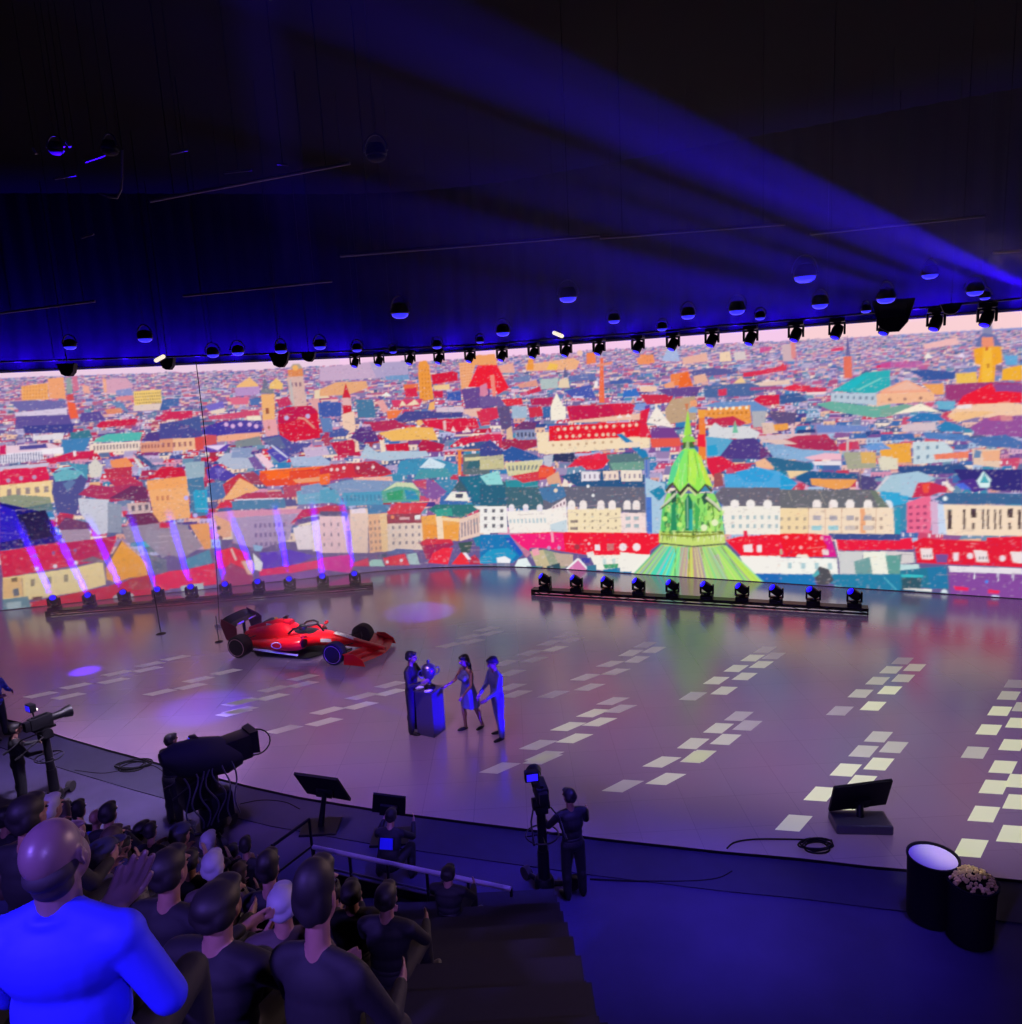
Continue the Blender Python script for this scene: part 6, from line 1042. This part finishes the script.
for k_ in bpy.data.objects:
    if 'base_scale' in k_: del k_['base_scale']
# the bald spectator close to the lens, applauding; the body with its raised hand is one surface
def bald_man():
    z = row_floor(1, -1); d = ray(57, 853); hc = Vector(EYE + d * (2.12 / d[1])); t = empty('person', (hc.x, 2.12, z), PI, 'large bald head of a clapping person in a bright blue shirt', 'person', 'spectators in the stand'); k = 1.0
    # local frame: faces the stage (local -y), so local x points to the left of the photo reversed
    L = lambda w: Vector((-(w.x - hc.x), -(w.y - 2.12), w.z - z))
    H0 = L(hc); B = MB(); S = MB()
    M = Matrix.Rotation(-.10, 3, 'X') @ Matrix.Rotation(.12, 3, 'Y')
    hp = lambda x, y, zz: H0 + M @ V3(x, y, zz)
    B.ball(hp(0, .02, .025), (.079, .102, .094), 28, 18, M); B.ball(hp(0, -.03, -.045), (.064, .072, .08), 20, 12, M); B.ball(hp(0, -.062, -.095), (.034, .03, .028), 12, 8, M); B.ball(hp(0, .045, -.055), (.062, .058, .06), 16, 10, M)
    B.capsule(hp(0, -.10, .012), hp(0, -.118, -.03), .01, .015, 8); B.ball(hp(0, -.094, .03), (.055, .018, .012), 12, 6, M); B.capsule(hp(-.018, -.094, -.066), hp(.018, -.094, -.066), .009, .009, 8)
    for q in (-1, 1):
        B.ball(hp(q * .083, .008, -.02), (.009, .018, .03), 12, 9, M @ Matrix.Rotation(q * .35, 3, 'Z')); B.tube([hp(q * (.088 + .008 * math.cos(a)), .01 + .019 * math.cos(a), -.018 + .03 * math.sin(a)) for a in np.linspace(-.6, 3.6, 12)], .0045, 8)
    neck = H0 + V3(0, .02, -.13); B.capsule(H0 + V3(0, .015, -.06), neck + V3(0, .02, -.08), .062, .07)
    sh = neck + V3(0, .03, -.13)
    for c, r in ((V3(0, .0, -.05), (.19, .115, .14)), (V3(0, 0, -.25), (.165, .115, .2)), (V3(0, 0, -.45), (.17, .125, .15))): B.ball(sh + c, r, 18, 12); S.ball(sh + c, [q + .018 for q in r], 20, 12)
    B.capsule(sh + V3(-.19, 0, 0), sh + V3(.19, 0, 0), .058); S.capsule(sh + V3(-.19, 0, .0), sh + V3(.19, 0, .0), .078); S.capsule(sh + V3(-.15, 0, .03), sh + V3(-.04, 0, .085), .06, .055); S.capsule(sh + V3(.15, 0, .03), sh + V3(.04, 0, .085), .06, .055)
    S.tube([neck + V3(.072 * math.cos(a), .02 + .074 * math.sin(a), -.045 + .012 * math.sin(a)) for a in np.linspace(0, 2 * PI, 21)[:-1]], .018, 8, True)
    # right hand seen beside the head: wrist and fingertips follow the photo
    dp = 2.2; wr = L(Vector(EYE + ray(111, 913) * ((dp + .02) / ray(111, 913)[1]))); tip = L(Vector(EYE + ray(141, 856) * ((dp + .02) / ray(141, 856)[1])))
    hs = (tip - wr).length / .172; dirn = nrm(tip - wr)
    camd = L(Vector(EYE)) - wr; pn = nrm(Vector((-1, 0, 0)) * .0 + camd.cross(dirn) * 0 + dirn.cross(camd) * -1)
    hand(B, wr, dirn, -1, (camd.normalized() * -.85 - dirn.cross(camd).normalized() * .5), .12, hs, .10, 12, 1.12)
    eb = sh + V3(-.30, -.02, -.24); B.capsule(sh + V3(-.19, 0, 0), eb, .05, .042); B.capsule(eb, wr, .042, .028); S.capsule(sh + V3(-.19, 0, 0), eb, .068, .06); S.capsule(eb, eb.lerp(wr, .75), .06, .045)
    w2 = wr + V3(.05, -.11, -.03); e2 = sh + V3(.27, -.1, -.26); B.capsule(sh + V3(.19, 0, 0), e2, .05, .042); B.capsule(e2, w2, .042, .028); S.capsule(sh + V3(.19, 0, 0), e2, .068, .06); S.capsule(e2, e2.lerp(w2, .8), .06, .045); hand(B, w2, dirn, 1, (-dirn.cross(camd)).normalized(), .2, .95, .1, 10)
    hip = sh + V3(0, 0, -.52); Tt = MB(); Tt.ball(hip, (.19, .14, .13), 16, 10); B.ball(hip, (.16, .11, .11)); Sh = MB()
    for q in (-1, 1):
        a, b = hip + V3(q * .09, 0, -.03), V3(q * .13, -.45, max(.42, hip.z - .05)); f = V3(q * .13, -.42, .09)
        B.capsule(a, b, .075, .055); B.capsule(b, f, .05, .036); Tt.capsule(a, b, .095, .07); Tt.capsule(b, f, .068, .058); Sh.ball(f + V3(0, -.07, -.045), (.05, .14, .042), 12, 8)
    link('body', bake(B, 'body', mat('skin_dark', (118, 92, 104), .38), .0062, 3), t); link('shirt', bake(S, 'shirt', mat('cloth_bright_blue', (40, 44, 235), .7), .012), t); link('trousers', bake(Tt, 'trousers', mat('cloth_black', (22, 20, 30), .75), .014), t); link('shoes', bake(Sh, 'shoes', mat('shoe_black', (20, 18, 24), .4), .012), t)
    h = MB(); h.ball(hp(0, .045, -.022), (.080, .084, .05), 22, 12, M); h.ball(hp(0, .06, -.062), (.064, .056, .05), 16, 10, M)
    link('hair', bake(h, 'hair', mat('hair_shorn', (38, 32, 44), .7), .007), t)
bald_man()
# ---------------------------------------------------------------- light and haze
BLUE = (.06, .02, 1.0)
for i, (p, d) in enumerate(LAMPS): pix_spot('beam_left', p, p + d, 560000, (.03, .0, 1.0), 2.6, .4, .09)
BEAMS = [((1080, 309), (640, 122), 18, 11, 3.6), ((1080, 331), (700, 168), 18, 11, 2.2), ((1080, 352), (560, 196), 19, 12, 2.4), ((1080, 366), (520, 236), 20, 13, 2.0), ((1080, 378), (330, 205), 20, 13, 3.4), ((1080, 386), (420, 280), 20, 14, 2.6), ((1080, 340), (780, 235), 18.5, 12, 1.6)]
for (a, b, Ya, Yb, dg) in BEAMS: pix_spot('beam_roof', on_y(*a, Ya), on_y(*b, Yb), 360000, (.025, .0, 1.0), dg, .5, .05)
# added blue lamps tint the cloth above the wall, imitating glowing haze
for x in range(-20, 1060, 36):
    p = wall_point(x, 352 - x * .035, .7); p.z = 9.55; q = wall_point(x, 352 - x * .035, 0); q.z = 10.35; pix_spot('cloth_glow_fill', p, q, 850, (.03, .0, 1.0), 140, .9, .1)
# unseen lamps added to brighten stage (lavender) and car, and pools of blue
for (px, py, pw, col, deg) in ((350, 740, 1500, (1.0, .55, .9), 55), (700, 720, 1100, (.85, .65, 1.0), 55), (150, 680, 1100, (.9, .65, 1.0), 50), (900, 760, 1100, (.8, .7, 1.0), 50), (310, 648, 8000, (1.0, .9, .9), 16)):
    q = on_z(px, py); pix_spot('stage_fill', q + Vector((-q.x * .15, -3.5, 9.3 - q.z)), q, pw, col, deg, .8, .4)
for (px, py, pw, deg) in ((85, 671, 60000, 4.4), (205, 708, 14000, 12), (420, 612, 12000, 13)):
    q = on_z(px, py); pix_spot('blue_pool', q + Vector((4, -2, 11.5)), q, pw, (.12, .04, 1.0), deg, .6, .1)
pix_spot('side_blue', (8.9, 8.6, 1.5), Vector((-1.3, 16.2, 1.25)), 45000, (.02, .0, 1.0), 11, .4, .1)
for (px, py, pw, deg) in ((450, 880, 2600, 38), (640, 905, 3000, 36), (800, 920, 2600, 34), (260, 830, 1200, 50)):
    q = on_z(px, py, PIT); pix_spot('pit_blue', q + Vector((1.5, -1.0, 9.5)), q, pw, (.10, .06, 1.0), deg, .9, .4)
q = on_z(12, 770); pix_spot('left_blue', q + Vector((1.6, .2, 3.4)), q + Vector((-.6, .6, .3)), 160, (.08, .02, 1.0), 60, .7, .1)
q = on_z(110, 775, PIT); pix_spot('pit_fill', q + Vector((3, -2, 9.4)), q, 7500, (.8, .66, 1.0), 42, .8, .4)  # added lavender fill lifting the left end of the lower floor
pix_spot('crowd_blue', (-6, -3, 11.5), (-2.6, 4, 5.5), 5000, (.22, .12, 1.0), 60, .8, .3)
pix_spot('crowd_fill', (3.5, -4, 11.5), (-1.2, 3, 6), 2200, (.3, .18, 1.0), 50, .8, .3)  # added soft fill so the raised hand is not left dark
q = on_z(950, 905, PIT); pix_spot('bin_fill', q + Vector((-1, -3, 9)), q + Vector((0, 0, .8)), 2600, (1.0, .85, .8), 8, .7, .2)  # added narrow warm spot brightening the bins, no fixture there
pix_spot('crowd_rim', (10, 14, 9.5), (-2, 4, 5.5), 2500, (1.0, .6, .55), 40, .8, .3)
sc = bpy.context.scene
HAZE_ROOF, HAZE_LEFT = .007, .09
sc.view_settings.view_transform = 'Standard'; sc.view_settings.look = 'None'; sc.view_settings.exposure = 0; sc.view_settings.gamma = 1; sc.view_settings.use_curve_mapping = False
w = bpy.data.worlds.new('dark_hall'); sc.world = w; w.use_nodes = True
w.node_tree.nodes['Background'].inputs[0].default_value = (.02, .014, .05, 1); w.node_tree.nodes['Background'].inputs[1].default_value = .5
sc.cycles.use_denoising = True; sc.cycles.max_bounces = 5; sc.cycles.diffuse_bounces = 2; sc.cycles.glossy_bounces = 3; sc.cycles.volume_bounces = 0
sc.cycles.sample_clamp_indirect = 4; sc.cycles.caustics_reflective = False; sc.cycles.caustics_refractive = False

# thin haze hangs in the hall: a little under the roof, more of it over the left light rail
nt = w.node_tree; nd = nt.nodes
def mth(op, a, b=None):
    n = nd.new('ShaderNodeMath'); n.operation = op
    for i, v in enumerate((a, b)):
        if v is None: continue
        if isinstance(v, (int, float)): n.inputs[i].default_value = v
        else: nt.links.new(v, n.inputs[i])
    return n.outputs[0]
geo = nd.new('ShaderNodeNewGeometry'); sp = nd.new('ShaderNodeSeparateXYZ'); nt.links.new(geo.outputs['Position'], sp.inputs[0])
X, Y, Z = sp.outputs
def gt(a, b): return mth('GREATER_THAN', a, b)
def lt(a, b): return mth('LESS_THAN', a, b)
def all_(*q):
    r = q[0]
    for k in q[1:]: r = mth('MULTIPLY', r, k)
    return r
roof = all_(gt(Z, 9.5), gt(Y, 5.0), lt(Y, 34.0), lt(Z, 15.9)); left = all_(gt(Z, .0), lt(Z, 4.4), gt(Y, 21.5), lt(Y, 31.0), lt(X, -3.5), gt(X, -21.5))
dens = mth('ADD', mth('MULTIPLY', mth('MULTIPLY', roof, HAZE_ROOF), mth('MINIMUM', 1.0, mth('MAXIMUM', 0.0, mth('MULTIPLY', mth('ADD', X, 5.0), .13)))), mth('MULTIPLY', mth('MULTIPLY', left, HAZE_LEFT), mth('SUBTRACT', 1.0, mth('MULTIPLY', Z, .22))))
vs = nd.new('ShaderNodeVolumeScatter'); vs.inputs['Anisotropy'].default_value = .3; nt.links.new(dens, vs.inputs['Density'])
nt.links.new(vs.outputs['Volume'], nd['World Output'].inputs['Volume'])
w.cycles.volume_step_size = 3.2; sc.cycles.volume_max_steps = 20; sc.cycles.volume_step_rate = 1.0
